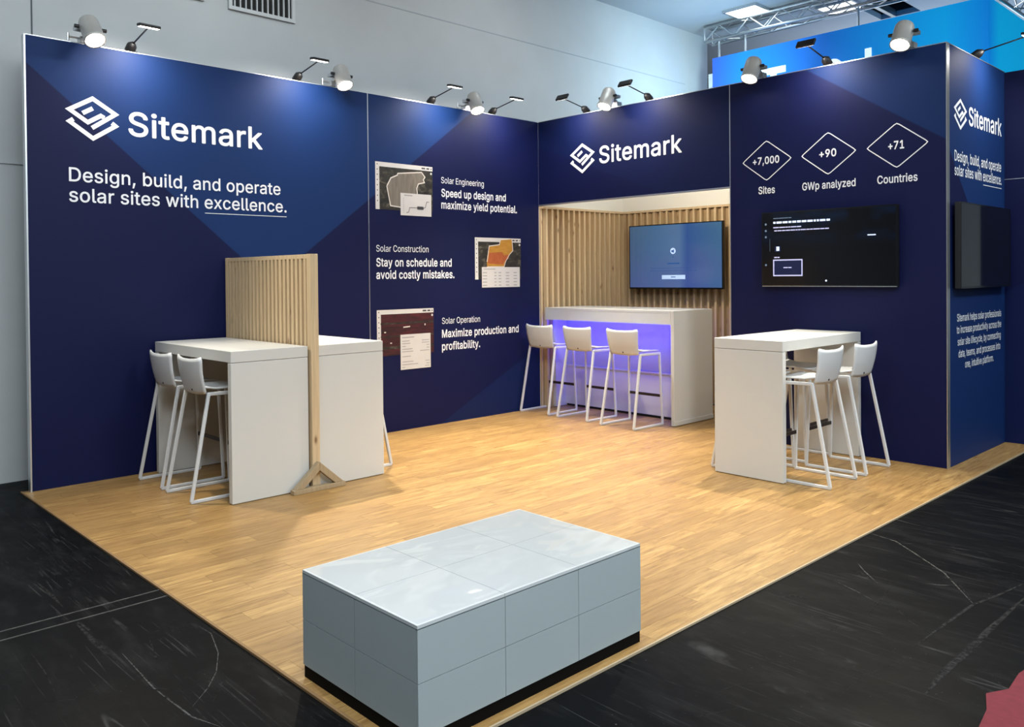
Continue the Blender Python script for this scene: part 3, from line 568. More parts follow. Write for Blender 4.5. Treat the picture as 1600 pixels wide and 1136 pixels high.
box('mullion', (1.985, oy0, CEIL), (2.045, oy1, CEIL + .1), 'alu', ce)
struct(box('wall_hall_far', (-2, 9.4, -.01), (16, 9.6, CEIL), 'hall_wall'))
wo = struct(box('wall_opposite', (13.6, -14, -.01), (13.8, 9.4, CEIL), 'hall_wall'))

for i, (x, y, lb) in enumerate(((.70, 3.76, 'square lit ceiling panel above the end of the metal truss'), (1.70, 4.62, 'square lit ceiling panel half hidden behind the metal truss'))):
    t = tag(empty('ceiling_light', (x, y, CEIL)), lb, 'ceiling light', 'lit panels on the hall ceiling')
    MB().box((-.24, -.24, -.03), (.24, .24, -.02)).build('diffuser', 'ceiling_lamp', t)
    mb = MB()
    for a, b in (((-.27, -.27), (.27, -.24)), ((-.27, .24), (.27, .27)), ((-.27, -.24), (-.24, .24)), ((.24, -.24), (.27, .24))): mb.box((*a, -.035), (*b, 0))
    mb.build('frame', 'alu', t)

def vent(y0, y1, z0, z1, label):
    t = tag(empty('wall_vent', (-.5, (y0 + y1) / 2, z0)), label, 'vent', 'vent grilles high on the hall wall')
    w = (y1 - y0) / 2; h = z1 - z0
    MB().box((0, -w, 0), (.006, w, h)).build('duct_back', 'vent_dark', t)
    fr = MB(); b = .035
    for a, c in (((-w, 0), (w, b)), ((-w, h - b), (w, h)), ((-w, b), (-w + b, h - b)), ((w - b, b), (w, h - b))): fr.box((0, a[0], a[1]), (.03, c[0], c[1]))
    fr.build('frame', 'vent_white', t)
    n = 11
    me = MB().box((.006, -.006, b), (.022, .006, h - b)).mesh('vent_bar', 'vent_white')
    for k in range(n):
        o = bpy.data.objects.new('vent_bar', me); COL.objects.link(o); o.parent = t; o.location = (0, -w + b + (2 * w - 2 * b) * (k + .5) / n, 0)
vent(-3.76, -3.05, 4.21, 4.80, 'white framed vent grille with dark slots high on the grey wall')
vent(-4.95, -4.0, 4.23, 4.80, 'vent grille mostly cut off by the top edge of the picture')

# ------------------------------------------------------------------ stand floor
FX, FY = 4.879, -5.686
fl = struct(box('floor', (-.06, FY, -.0085), (FX, DA + .02, -.0015), 'floor_joint'))
pw, plen = .122, 1.05
rows = int(math.ceil(FX / pw)); meshes = {}
def plank(x0, x1, y0, y1):
    if x1 - x0 < .01 or y1 - y0 < .02: return
    g = .0005; key = (round(x1 - x0, 3), round(y1 - y0, 3))
    if key not in meshes:
        a, b = (x1 - x0) / 2 - g, (y1 - y0) / 2 - g
        meshes[key] = MB().box((-a, -b, -.0035), (a, b, 0)).mesh('floor_plank', 'oak')
    o = bpy.data.objects.new('floor_plank', meshes[key]); COL.objects.link(o); o.parent = fl
    o.location = ((x0 + x1) / 2, (y0 + y1) / 2, 0)
far = MB()
for r in range(rows):
    x0, x1 = r * pw, min((r + 1) * pw, FX)
    y = FY - [.0, .45, .8, .25, .62][r % 5] - (r * .137 % .2)
    while y < 0:
        plank(x0, x1, max(y, FY), min(y + plen, 0)); y += plen
    if x0 < W1 - .05 or x0 > W2 - .1:
        far.box((x0 + .0005, .001, -.0035), (x1 - .0005, DA, 0))
far.build('floor_planks', 'oak', fl)['kind'] = 'stuff'
struct(box('trim_1', (FX, FY - .012, -.009), (FX + .008, DA, .001), 'edge_tape'))
struct(box('trim_2', (-.06, FY - .014, -.009), (FX, FY, .0015), 'floor_joint'))

# ------------------------------------------------------------------ left wall with its print
wl = struct(empty('wall_left', (0, 0, 0)))
pa = box('wall_panel', (-TH, -LW, 0), (0, -2.510, H), 'navy_left', wl)
pb = box('wall_panel', (-TH, -2.502, 0), (0, 0, H), 'navy_left', wl)
box('panel_joint_profile', (-TH, -2.510, 0), (.002, -2.502, H), 'alu', wl)
box('end_profile', (-TH, -LW - .012, 0), (.003, -LW, H + .005), 'alu', wl)
box('top_profile', (-TH, -LW, H), (.004, 0, H + .006), 'alu', wl)
mb = MB(); add_mark(mb, PL, -5.345, -4.962, 2.74, 3.092); mb.build('logo_mark', 'text', pa)
mb = MB(); add_text(mb, PL, 'Sitemark', -4.878, -3.676, 2.815, .192, 12); mb.build('logo_lettering', 'text', pa)
mb = MB(); add_text(mb, PL, 'Design, build, and operate', -5.338, -3.499, 2.404, .108, 9); add_text(mb, PL, 'solar sites with excellence.', -5.339, -3.438, 2.243, .108, 9)
mb.build('slogan_lettering', 'text', pa)
mb = MB(); add_rect(mb, PL, -4.236, 2.198, -3.438, 2.203, .002); mb.build('slogan_underline', 'text', pa)
for nm, tx in (('solar_engineering', [('Solar Engineering', -1.546, -.912, 2.652, .068, 0), ('Speed up design and', -1.545, -.561, 2.505, .084, 17), ('maximize yield potential.', -1.547, -.378, 2.374, .084, 17)]),
               ('solar_construction', [('Solar Construction', -2.419, -1.733, 1.887, .068, 0), ('Stay on schedule and', -2.421, -1.407, 1.735, .084, 17), ('avoid costly mistakes.', -2.423, -1.369, 1.606, .084, 17)]),
               ('solar_operation', [('Solar Operation', -1.554, -.989, 1.100, .068, 0), ('Maximize production and', -1.556, -.368, .950, .084, 17), ('profitability.', -1.558, -.992, .810, .084, 17)])):
    mb = MB()
    for t, a0, a1, z, cap, bo in tx: add_text(mb, PL, t, a0, a1, z, cap, bo)
    mb.build(nm + '_lettering', 'text', pb)

# printed pictures of the software (flat print: layers of vinyl)
def print_mat(name, stops, sc, rot=0, detail=6, dist=1.0):
    m, nt, b = newmat(name)
    g = noise(nt, mapv(nt, pos(nt), sc, (rot, 0, 0)), 1, detail, .65, dist)
    nt.links.new(ramp(nt, g, stops), b.inputs['Base Color']); b.inputs['Roughness'].default_value = .5
    return m
M['sat'] = print_mat('print_aerial_dark', [(.35, (.006, .006, .005)), (.55, (.03, .027, .02)), (.72, (.16, .14, .10))], (1, 9, 16), .5)
M['field'] = print_mat('print_aerial_field', [(.3, (.13, .11, .085)), (.7, (.24, .21, .17))], (1, 30, 4), 0)
M['outline'] = plain('print_outline', (.72, .67, .6), .5)
M['orange'] = print_mat('print_orange', [(.3, (.36, .075, .018)), (.7, (.48, .13, .035))], (1, 40, 6))
M['yellow'] = print_mat('print_yellow', [(.3, (.42, .19, .018)), (.7, (.55, .28, .04))], (1, 8, 40))
M['thermal'] = print_mat('print_thermal', [(.3, (.010, .003, .004)), (.48, (.040, .004, .007)), (.7, (.095, .008, .013))], (1, 3, 20))
M['ink'] = plain('print_ink', (.05, .05, .055), .5)
M['ink2'] = plain('print_grey_ink', (.36, .35, .36), .5)
M['paper'] = plain('print_paper', (.66, .64, .62), .5)
def window_print(name, a0, z0, a1, z1, mat, details, ia0, iz0, ia1, iz1, rows_):
    p = empty(name, (0, 0, 0), parent=wl)
    w, h = a1 - a0, z1 - z0
    mb = MB()
    add_rect(mb, PL, a0, z0, a0 + .05, z1, .002); add_rect(mb, PL, a0 + .05, z1 - .047, a1, z1, .002)
    mb.build('window_bar', 'paper', p)
    mb = MB(); add_rect(mb, PL, a0 + .05, z0, a1, z1 - .047, .002); mb.build('picture', mat, p)
    mb = MB(); add_rect(mb, PL, a1 - .15, z1 - .032, a1 - .10, z1 - .016, .003); add_rect(mb, PL, a1 - .085, z1 - .032, a1 - .045, z1 - .016, .003); add_disc(mb, PL, a1 - .02, z1 - .024, .008, .003)
    for k in range(8): add_disc(mb, PL, a0 + .024, z1 - .024 - k * h * .11, .007, .003, n=8)
    mb.build('toolbar_icons', 'ink', p)
    mb = MB(); add_disc(mb, PL, a1 - .02, z1 - .075, .013, .003); mb.build('round_button', 'paper', p)
    for nm, mt, polys in details:
        mb = MB()
        for q in polys:
            if q[0] == 'poly': add_poly(mb, PL, [(a0 + w * u, z0 + h * v) for u, v in q[1]], q[2])
            else: add_stroke(mb, PL, [(a0 + w * u, z0 + h * v) for u, v in q[1]], q[3], q[2])
        mb.build(nm, mt, p)
    mb = MB(); add_rect(mb, PL, ia0, iz0, ia1, iz1, .005); mb.build('inset_card', 'paper', p)
    mb = MB(); iw, ih = ia1 - ia0, iz1 - iz0
    for (u0, v0, u1, v1) in rows_: add_rect(mb, PL, ia0 + iw * u0, iz0 + ih * v0, ia0 + iw * u1, iz0 + ih * v1, .006)
    mb.build('inset_print', 'ink2', p)
    return p
fieldp = [(.19, .50), (.26, .68), (.37, .75), (.38, .79), (.80, .86), (.86, .76), (.83, .70), (.85, .64), (.74, .60), (.71, .50), (.72, .40), (.72, .10), (.48, .06), (.25, .09), (.22, .30)]
w1 = window_print('solar_engineering_print', -2.421, 2.325, -1.668, 2.816, 'sat',
    [('field', 'field', [('poly', fieldp, .0028)]), ('field_outline', 'outline', [('st', fieldp + [fieldp[0]], .0034, .012)])],
    -2.105, 2.275, -1.690, 2.511, [(.12, .88, .38, .93)] + [(.08, .12 + k * .09, .11, .15 + k * .09) for k in range(8)])
mb = MB(); add_stroke(mb, PL, [(-2.03, 2.305), (-2.0, 2.31), (-1.985, 2.36), (-1.88, 2.362), (-1.80, 2.362), (-1.775, 2.37), (-1.755, 2.43), (-1.725, 2.432)], .006, .0065)
add_rect(mb, PL, -1.885, 2.345, -1.80, 2.378, .007); mb.build('inset_graph', 'ink', w1)
yel = [(.25, .42), (.30, .80), (.52, .84), (.55, .96), (.80, .99), (.82, .70), (.74, .60), (.66, .44), (.62, .30), (.25, .30)]
org = [(.27, .38), (.30, .64), (.58, .66), (.62, .58), (.73, .60), (.72, .50), (.62, .42), (.60, .36)]
w2 = window_print('solar_construction_print', -1.058, 1.586, -.321, 2.068, 'sat',
    [('yellow_field', 'yellow', [('poly', yel, .0026)]), ('orange_field', 'orange', [('poly', org, .0032)]), ('field_outline', 'outline', [('st', yel, .0038, .010)])],
    -.957, 1.492, -.343, 1.728, [(.05, .88, .35, .92)] + [(u, v, u + w_, v + .045) for v in (.70, .55, .40, .24, .08) for u, w_ in ((.02, .11), (.32, .05), (.43, .07), (.62, .09), (.83, .09))])
w3 = window_print('solar_operation_print', -2.421, .800, -1.673, 1.281, 'thermal',
    [('dark_rows', 'sat', [('poly', [(.06, .68), (1, .68), (1, .72), (.06, .72)], .0026), ('poly', [(.06, .40), (1, .40), (1, .43), (.06, .43)], .0026), ('poly', [(.06, .14), (1, .14), (1, .20), (.06, .20)], .0026)]),
     ('bright_marks', 'outline', [('poly', [(.45, .59), (.57, .60), (.57, .625), (.45, .615)], .0034), ('poly', [(.12, .50), (.15, .50), (.15, .525), (.12, .525)], .0034), ('poly', [(.83, .62), (.85, .62), (.85, .66), (.83, .66)], .0034), ('poly', [(.22, .26), (.25, .26), (.25, .285), (.22, .285)], .0034)])],
    -2.125, .640, -1.720, 1.012, [(.05, .90, .45, .93)] + [(.05, v, .05 + l, v + .022) for v, l in ((.80, .25), (.73, .27), (.65, .12), (.57, .34), (.50, .36), (.36, .28), (.21, .36), (.13, .52), (.05, .08))] + [(r, v, .95, v + .02) for v, r in ((.80, .70), (.73, .70), (.66, .86), (.58, .86), (.50, .64), (.20, .82), (.12, .84), (.05, .80))])

# ------------------------------------------------------------------ back wall: header over the bar, right panel
wb = struct(empty('wall_back', (0, 0, 0)))
ph = box('header_panel', (.002, 0, HH), (W1 - .004, TH, H), 'navy_head', wb)
pr = box('wall_panel', (W1 + .004, 0, 0), (W2 - .002, TH, H), 'navy_right', wb)
box('panel_joint_profile', (W1 - .004, -.002, 0), (W1 + .004, TH, H), 'alu', wb)
box('top_profile', (.004, -.004, H), (W2, TH, H + .006), 'alu', wb)
box('header_bottom_profile', (.002, -.002, HH - .012), (W1 - .004, TH, HH), 'alu', wb)
mb = MB(); add_mark(mb, PB, .534, .889, 2.812, 3.157); mb.build('logo_mark', 'text', ph)
mb = MB(); add_text(mb, PB, 'Sitemark', .966, 2.080, 2.900, .188, 12); mb.build('logo_lettering', 'text', ph)
for k, (cx, num, nl, nr, cap_t, l, r) in enumerate(((3.036, '+7,000', 2.892, 3.167, 'Sites', 2.950, 3.121), (3.641, '+90', 3.558, 3.717, 'GWp analyzed', 3.394, 3.889), (4.241, '+71', 4.170, 4.302, 'Countries', 4.077, 4.409))):
    mb = MB(); w, h, c = .254, .192, .022
    pts = [(cx - w + c, 2.707 - c * h / w), (cx - w + .006, 2.707), (cx - w + c, 2.707 + c * h / w), (cx - c, 2.707 + h - c * h / w), (cx, 2.707 + h - .006), (cx + c, 2.707 + h - c * h / w),
           (cx + w - c, 2.707 + c * h / w), (cx + w - .006, 2.707), (cx + w - c, 2.707 - c * h / w), (cx + c, 2.707 - h + c * h / w), (cx, 2.707 - h + .006), (cx - c, 2.707 - h + c * h / w)]
    add_stroke(mb, PB, pts, .0085, .0022, True); mb.build('diamond_outline', 'text', pr)
    mb = MB(); add_text(mb, PB, num, nl, nr, 2.677, .066, 22); mb.build('figure_lettering', 'text', pr)
    mb = MB(); add_text(mb, PB, cap_t, l, r, 2.391, .068, 15); mb.build('caption_lettering', 'text', pr)

# side wall on the aisle
ws = struct(empty('wall_right', (0, 0, 0)))
ps = box('wall_panel', (W2 - TH, TH, 0), (W2, 1.535, H), 'navy_side', ws)
box('corner_profile', (W2 - .002, -.003, 0), (W2 + .004, TH, H + .006), 'alu', ws)
box('top_profile', (W2 - TH, TH, H), (W2 + .004, 1.535, H + .006), 'alu', ws)
mb = MB(); add_mark(mb, PS, .178, .475, 2.824, 3.083); mb.build('logo_mark', 'text', ps)
mb = MB(); add_text(mb, PS, 'Sitemark', .535, 1.437, 2.888, .155, 12); mb.build('logo_lettering', 'text', ps)
mb = MB(); add_text(mb, PS, 'Design, build, and operate', .182, 1.423, 2.552, .088, 9); add_text(mb, PS, 'solar sites with excellence.', .181, 1.432, 2.432, .088, 9); mb.build('slogan_lettering', 'text', ps)
mb = MB(); add_rect(mb, PS, .914, 2.394, 1.437, 2.400, .002); mb.build('slogan_underline', 'text', ps)
mb = MB()
for t, a0, a1, z in (('Sitemark helps solar professionals', .232, 1.414, 1.203), ('to increase productivity across the', .222, 1.413, 1.102), ('solar site lifecycle, by connecting', .243, 1.397, 1.000), ('data, teams, and processes into', .263, 1.386, .898), ('one, intuitive platform.', .424, 1.187, .799)):
    add_text(mb, PS, t, a0, a1, z, .062, 6)
mb.build('paragraph_lettering', 'text', ps)
wf = struct(empty('wall_far', (0, 0, 0)))
box('wall_panel', (W2 - TH, 1.54, 2.494), (4.99, 1.60, H), 'navy_far', wf)
box('wall_panel', (W2 - TH, 1.54, 0), (4.99, 1.60, 2.488), 'navy_far', wf)
box('panel_joint_profile', (W2, 1.538, 2.488), (4.99, 1.60, 2.494), 'alu', wf)

# ------------------------------------------------------------------ bar niche with slatted walls
wn = struct(empty('wall_niche_left', (0, 0, 0)))
box('white_panel', (-TH, 0, 0), (0, DA + .08, 3.1), 'white_wall', wn)
box('backing_board', (0, .055, .02), (.012, DA, 2.44), 'pine_shaded', wn)
box('top_rail', (0, .002, 2.445), (.075, DA, 2.472), 'pine', wn)
box('edge_post', (.002, .004, 0), (.026, .032, 2.445), 'pine', wn)
me = MB().box((.012, -.014, 0), (.065, .014, 2.445)).mesh('slat', 'pine')
for k in range(15):
    o = bpy.data.objects.new('slat', me); COL.objects.link(o); o.parent = wn; o.location = (0, .075 + k * .1015, 0)
box('corner_post', (.0, DA, 0), (.068, DA + .058, 2.445), 'pine', wn)
wk = struct(empty('wall_niche_back', (0, 0, 0)))
box('white_panel', (-TH, DA + .075, 0), (W1 + .1, DA + .135, 3.1), 'white_wall', wk)
box('backing_board', (.0, DA + .06, .02), (W1, DA + .074, 2.44), 'pine_shaded', wk)
box('top_rail', (0, DA - .002, 2.445), (W1, DA + .073, 2.472), 'pine', wk)
me = MB().box((-.014, .008, 0), (.014, .060, 2.445)).mesh('slat', 'pine')
for k in range(24):
    o = bpy.data.objects.new('slat', me); COL.objects.link(o); o.parent = wk; o.location = (.15 + k * .1015, DA, 0)
struct(box('wall_niche_right', (W1 + .01, TH, 0), (W1 + .06, DA + .07, 3.1), 'white_wall'))
# ------------------------------------------------------------------ tiled podium
t = tag(empty('tiled_podium', (4.457, -5.03, 0)), 'low grey podium clad in square panels with a glossy top, in the foreground', 'podium')
hx, hy = .380, .620
MB().box((-hx + .004, -hy + .004, 0), (hx - .004, hy - .004, .048)).build('plinth', 'plinth', t)
MB().box((-hx + .006, -hy + .006, .048), (hx - .006, hy - .006, .424)).build('core', 'joint', t)
ys = [-hy, -.207, .206, hy]; xs = [-hx, -.003, hx]; zs = [.050, .236, .422]
g = .0012
for j in range(2):
    for i in range(3):
        for sx in (-1, 1):
            MB().box((sx * hx, ys[i] + g, zs[j] + g), (sx * (hx - .008), ys[i + 1] - g, zs[j + 1] - g)).build('side_panel', 'tile', t)
    for i in range(2):
        for sy in (-1, 1):
            MB().box((xs[i] + g + (.008 if i == 0 else 0), sy * hy, zs[j] + g), (xs[i + 1] - g - (.008 if i == 1 else 0), sy * (hy - .008), zs[j + 1] - g)).build('side_panel', 'tile', t)
def gloss_top():
    m, nt, b = newmat('glossy_white_top')
    b.inputs['Base Color'].default_value = (.57, .595, .60, 1); b.inputs['Roughness'].default_value = .30
    b.inputs['Coat Weight'].default_value = .4; b.inputs['Coat Roughness'].default_value = .05
    return m
M['top'] = gloss_top()
MB().box((-hx, -hy, .4225), (hx, hy, .4245)).build('top_joint', 'joint', t)
for i in range(2):
    for j in range(3):
        MB().box((xs[i] + .001, ys[j] + .001, .425), (xs[i + 1] - .001, ys[j + 1] - .001, .4365)).build('top_panel', 'top', t)
def film_mat():
    m, nt, b = newmat('clear_protective_film')
    out = nt.nodes['Material Output']; tr = nd(nt, 'ShaderNodeBsdfTransparent'); gl = nd(nt, 'ShaderNodeBsdfGlossy')
    gl.inputs['Roughness'].default_value = .09
    lw = nd(nt, 'ShaderNodeLayerWeight'); lw.inputs['Blend'].default_value = .5
    fc = mth(nt, 'MULTIPLY_ADD', mth(nt, 'POWER', lw.outputs['Facing'], 3.0), .55, .03, clamp=True)
    mx = nd(nt, 'ShaderNodeMixShader'); nt.links.new(fc, mx.inputs[0]); nt.links.new(tr.outputs[0], mx.inputs[1]); nt.links.new(gl.outputs[0], mx.inputs[2])
    h = noise(nt, mapv(nt, pos(nt), (3.2, 2.0, 1)), 1, 1, .4, .9)
    bn = nd(nt, 'ShaderNodeBump'); bn.inputs['Strength'].default_value = .35; bn.inputs['Distance'].default_value = .05
    nt.links.new(h, bn.inputs['Height']); nt.links.new(bn.outputs[0], gl.inputs['Normal'])
    nt.links.new(mx.outputs[0], out.inputs['Surface']); return m
M['film'] = film_mat()
from mathutils import noise as mn
gr = []
for i in range(49):
    row = []
    for j in range(31):
        y = -hy + .01 + (2 * hy - .02) * i / 48; x = -hx + .01 + (2 * hx - .02) * j / 30
        ed = min(1, (hx - abs(x)) * 14, (hy - abs(y)) * 14)
        a = mn.noise(Vector((x * 4 + 3.1, y * 2.6, 0))); b = mn.noise(Vector((x * 7, y * 11 + 9, 2)))
        row.append((x, y, .4373 + ed * (max(0, a) ** 1.6 * .0045 + max(0, b) ** 2 * .0015)))
    gr.append(row)
MB().quadstrip(gr).build('protective_film', 'film', t, smooth=True)

# ------------------------------------------------------------------ high tables
def high_table(loc, lx, ly, label, panels):
    """top lx by ly centred on loc; panels 'x' = end panels on the x ends, 'y' = on the y ends"""
    t = tag(empty('high_table', loc), label, 'table', 'white high tables')
    MB().box((-lx / 2, -ly / 2, 1.018), (lx / 2, ly / 2, 1.10)).build('tabletop', 'white', t, bevel=.003)
    p = .052
    for s in (-1, 1):
        if panels == 'x': a, b = (s * lx / 2, -ly / 2, .004), (s * (lx / 2 - p), ly / 2, 1.015)
        else: a, b = (-lx / 2, s * ly / 2, .004), (lx / 2, s * (ly / 2 - p), 1.015)
        MB().box(a, b).build('end_panel', 'white', t, bevel=.003)
        a2 = tuple(v + (.012 if v < c else -.012) if k < 2 else 0 for k, (v, c) in enumerate(zip(a, [(a[i] + b[i]) / 2 for i in range(3)])))
        b2 = tuple(v + (.012 if v < c else -.012) if k < 2 else .004 for k, (v, c) in enumerate(zip(b, [(a[i] + b[i]) / 2 for i in range(3)])))
        MB().box(a2, b2).build('glide', 'black', t)
    return t
high_table((.762, -4.396, 0), 1.406, .622, 'white high table in front of the slatted screen, two stools at it', 'x')
high_table((.762, -3.694, 0), 1.406, .612, 'white high table behind the slatted screen, on the side of the bar', 'x')
high_table((3.634, -.712, 0), .598, 1.40, 'white high table against the wall below the wall-mounted screen with menu', 'y')

# slatted screen between the two left tables
t = tag(empty('slatted_screen', (.762, -4.04, 0)), 'upright pine slat screen dividing the two white high tables', 'screen')
x0, x1 = -.72, .735
for s, (xa, xb) in enumerate(((x0, x0 + .045), (x1 - .06, x1))):
    MB().box((xa, -.033, .0), (xb, .033, 1.805)).build('post', 'pine', t, bevel=.002)
MB().box((x0 + .045, -.031, 1.770), (x1 - .06, .031, 1.803)).build('top_rail', 'pine', t, bevel=.002)
MB().box((x0 + .045, -.031, .10), (x1 - .06, .031, .14)).build('bottom_rail', 'pine', t)
n = 21
me2 = MB().box((-.0175, .004, .14), (.0175, .031, 1.770)).mesh('slat', 'pine')
me = MB().box((-.0175, -.031, .14), (.0175, -.004, 1.770)).mesh('slat', 'pine')
for k in range(n):
    for m_ in (me, me2):
      o = bpy.data.objects.new('slat', m_); COL.objects.link(o); o.parent = t; o.location = (x0 + .045 + (x1 - x0 - .105) * (k + .5) / n, 0, 0)
MB().box((x0 + .045, -.004, .14), (x1 - .06, .004, 1.770)).build('backing_board', 'pine_shaded', t)
ft = empty('foot', (0, 0, 0), parent=t)
MB().box((x1, -.225, .0), (x1 + .055, .225, .035)).build('foot_beam', 'weathered', ft, bevel=.003)
for s in (-1, 1):
    q = [(s * .212, .0355), (s * .0004, .218), (s * .0004, .152), (s * .135, .0355)]
    mb = MB().add([(x1 + .002, y, z) for y, z in q] + [(x1 + .050, y, z) for y, z in q],
                  [(0, 1, 2, 3), (7, 6, 5, 4), (0, 4, 5, 1), (1, 5, 6, 2), (2, 6, 7, 3), (3, 7, 4, 0)])
    mb.build('brace', 'weathered', ft, bevel=.003)

# ------------------------------------------------------------------ bar counter
t = tag(empty('bar_counter', (0, 0, 0)), 'white bar counter with violet light under its ledge, inside the slatted niche', 'counter')
cx0, cx1, cy0, cy1, ch = .072, 1.945, .025, .768, 1.233
MB().box((cx0, cy0, 1.205), (cx1 - .042, cy1, ch)).build('countertop', 'white', t, bevel=.002)
MB().box((cx0, cy0, 1.085), (cx1 - .042, cy0 + .02, 1.204)).build('front_apron', 'white', t)
MB().box((cx1 - .040, cy0, .006), (cx1, cy1, ch)).build('end_panel', 'white', t, bevel=.002)
MB().box((cx1, cy0 + .002, .008), (cx1 + .008, cy1, .052)).build('skirting', 'white', t)
MB().box((cx0, cy0 + .14, .006), (cx0 + .04, cy1, 1.084)).build('end_panel', 'white', t)
fy = .36
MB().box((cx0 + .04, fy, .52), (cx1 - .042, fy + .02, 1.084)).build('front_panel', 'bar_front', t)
MB().box((cx0 + .04, fy - .012, .03), (cx1 - .042, fy + .02, .50)).build('front_panel', 'white', t)
MB().box((cx0 + .04, fy - .02, .50), (cx1 - .042, fy + .02, .519)).build('ledge', 'white', t)
MB().box((cx0 + .04, fy + .01, 0), (cx1 - .042, fy + .03, .03)).build('toe_kick', 'black', t)
MB().box((cx0 + .04, cy0 + .021, 1.165), (cx1 - .042, fy + .02, 1.175)).build('soffit', 'white', t)
MB().box((cx0 + .05, cy0 + .024, 1.150), (cx1 - .05, cy0 + .036, 1.164)).build('led_strip', 'led_purple', t, label='violet LED strip')
light('bar_led_glow', 'AREA', ((cx0 + cx1) / 2, cy0 + .075, 1.155), 15, (.03, .012, 1), ((cx0 + cx1) / 2, .22, .6), shape='RECTANGLE', size=1.75, size_y=.05)

# ------------------------------------------------------------------ bar stools
def make_stool():
    t = empty('bar_stool')
    for s in (-1, 1):
        MB().bar((s * .222, -.25, .012), (s * .200, -.10, .785), .024, .024, up=(0, 1, 0)).build('leg', 'stool_metal', t, bevel=.005)
        MB().bar((s * .222, .25, .012), (s * .206, .222, .775), .022, .024, up=(0, 1, 0)).build('leg', 'stool_metal', t, bevel=.005)
        MB().bar((s * .222, -.255, .012), (s * .222, .255, .012), .022, .024).build('floor_runner', 'stool_metal', t, bevel=.005)
        MB().bar((s * .200, -.108, .776), (s * .206, .232, .772), .022, .026).build('seat_rail', 'stool_metal', t, bevel=.005)
    MB().bar((-.212, .236, .315), (.212, .236, .315), .012, .030).build('footrest', 'footrest', t, bevel=.003)
    # seat: shallow dish
    gr = []
    for i in range(9):
        u = i / 8; y = -.135 + u * .375
        row = []
        for j in range(11):
            v = -1 + j / 5; w = .195 - .012 * (u > .9)
            row.append((v * w, y, .792 + .016 * v * v * (1 - .3 * u) - .010 * max(0, u - .72) * 10 * max(0, u - .72) + .018 * max(0, .25 - u) / .25))
        gr.append(row)
    MB().quadstrip(gr, thick=.012).build('seat', 'stool', t, smooth=True)
    gr = []
    for i in range(11):
        u = i / 10; z = .768 + u * .270
        row = []
        for j in range(13):
            v = -1 + j / 6
            w = .188 + .027 * u - (.016 * max(0, u - .9) * 10)
            zz = z + (.012 * (v * v) * (1 - u)) + (-.006 + .018 * abs(v) ** 3) * u
            y = -.118 - .062 * u - .010 * math.sin(u * 3.14) + .034 * v * v * (.35 + .65 * u) * .8
            row.append((v * w, y, zz))
        gr.append(row)
    MB().quadstrip(gr, thick=.011).build('backrest', 'stool', t, smooth=True)
    MB().tube([(0, -.118, .797), (0, -.142, .797)], .0085, 8).build('bolt', 'black', t)
    return t
proto = make_stool(); first = [True]
def stool(x, y, rz, label, group):
    o = proto if first[0] else copy_tree(proto); first[0] = False
    o.location = (x, y, 0); o.rotation_euler = (0, 0, rz); return tag(o, label, 'stool', group)
g_ = 'white bar stools at the bar counter'
stool(.262, -.13, .02, 'white bar stool at the bar counter, nearest the blue wall with pictures', g_)
stool(.876, -.15, -.02, 'middle one of the three white bar stools at the bar counter', g_)
stool(1.55, -.195, -.01, 'white bar stool at the bar counter, nearest the counter end panel', g_)
g_ = 'white bar stools at the high tables'
stool(.440, -4.652, .01, 'white bar stool tucked under the front left high table, nearest the wall', g_)
stool(1.002, -4.655, .0, 'white bar stool tucked under the front left high table, nearest its end panel', g_)
stool(1.030, -3.412, math.pi, 'white bar stool behind the slatted screen, only one leg showing past the table', g_)
stool(4.010, -1.100, math.pi / 2, 'white bar stool on the aisle side of the right high table, nearer the camera', g_)
stool(4.022, -.490, math.pi / 2, 'white bar stool on the aisle side of the right high table, nearest the wall', g_)
stool(3.472, -1.05, -math.pi / 2, 'white bar stool behind the right high table end panel, mostly hidden', g_)
stool(3.472, -.39, -math.pi / 2, 'white bar stool across the right high table, against the wall', g_)

# ------------------------------------------------------------------ screens
def tv_screen_mat():
    m, nt, b = newmat('lit_blue_screen')
    x, y, z = sepx(nt, pos(nt))
    u = fade(nt, x, .26, 1.67); v = fade(nt, z, 1.44, 2.27)
    n = noise(nt, mapv(nt, pos(nt), (1.6, 0, 1.6)), 1, 2, .4, .5)
    c = ramp(nt, u, [(0, (.055, .11, .21)), (.3, (.06, .17, .36)), (.56, (.11, .22, .44)), (.64, (.022, .085, .36)), (.75, (.035, .12, .36)), (1, (.055, .18, .34))])
    c = mixc(nt, mth(nt, 'MULTIPLY', n, mth(nt, 'SUBTRACT', 1, v)), c, (.09, .12, .36)); c = mixc(nt, mth(nt, 'MULTIPLY', v, .35), c, (.07, .15, .22))
    nt.links.new(c, b.inputs['Emission Color']); b.inputs['Emission Strength'].default_value = .8
    b.inputs['Base Color'].default_value = (.005, .006, .008, 1); b.inputs['Roughness'].default_value = .12
    return m
M['screen_on'] = tv_screen_mat()
def menu_mat():
    m, nt, b = newmat('dark_menu_screen')
    x, y, z = sepx(nt, pos(nt))
    n = noise(nt, mapv(nt, pos(nt), (3.5, 1, 5)), 1, 2)
    f = mth(nt, 'MULTIPLY', fade(nt, z, 1.86, 2.0), ramp(nt, n, [(.45, (0, 0, 0)), (.7, (1, 1, 1))]))
    nt.links.new(mixc(nt, f, (.0006, .0007, .002), (.001, .008, .028)), b.inputs['Emission Color']); b.inputs['Emission Strength'].default_value = .9
    b.inputs['Base Color'].default_value = (.003, .003, .004, 1); b.inputs['Roughness'].default_value = .16; b.inputs['Specular IOR Level'].default_value = .3
    return m
M['screen_menu'] = menu_mat()
M['ui_light'] = glow('screen_light_glyphs', (.62, .72, .95), .75)
M['ui_soft'] = glow('screen_soft_glyphs', (.34, .46, .68), .85)
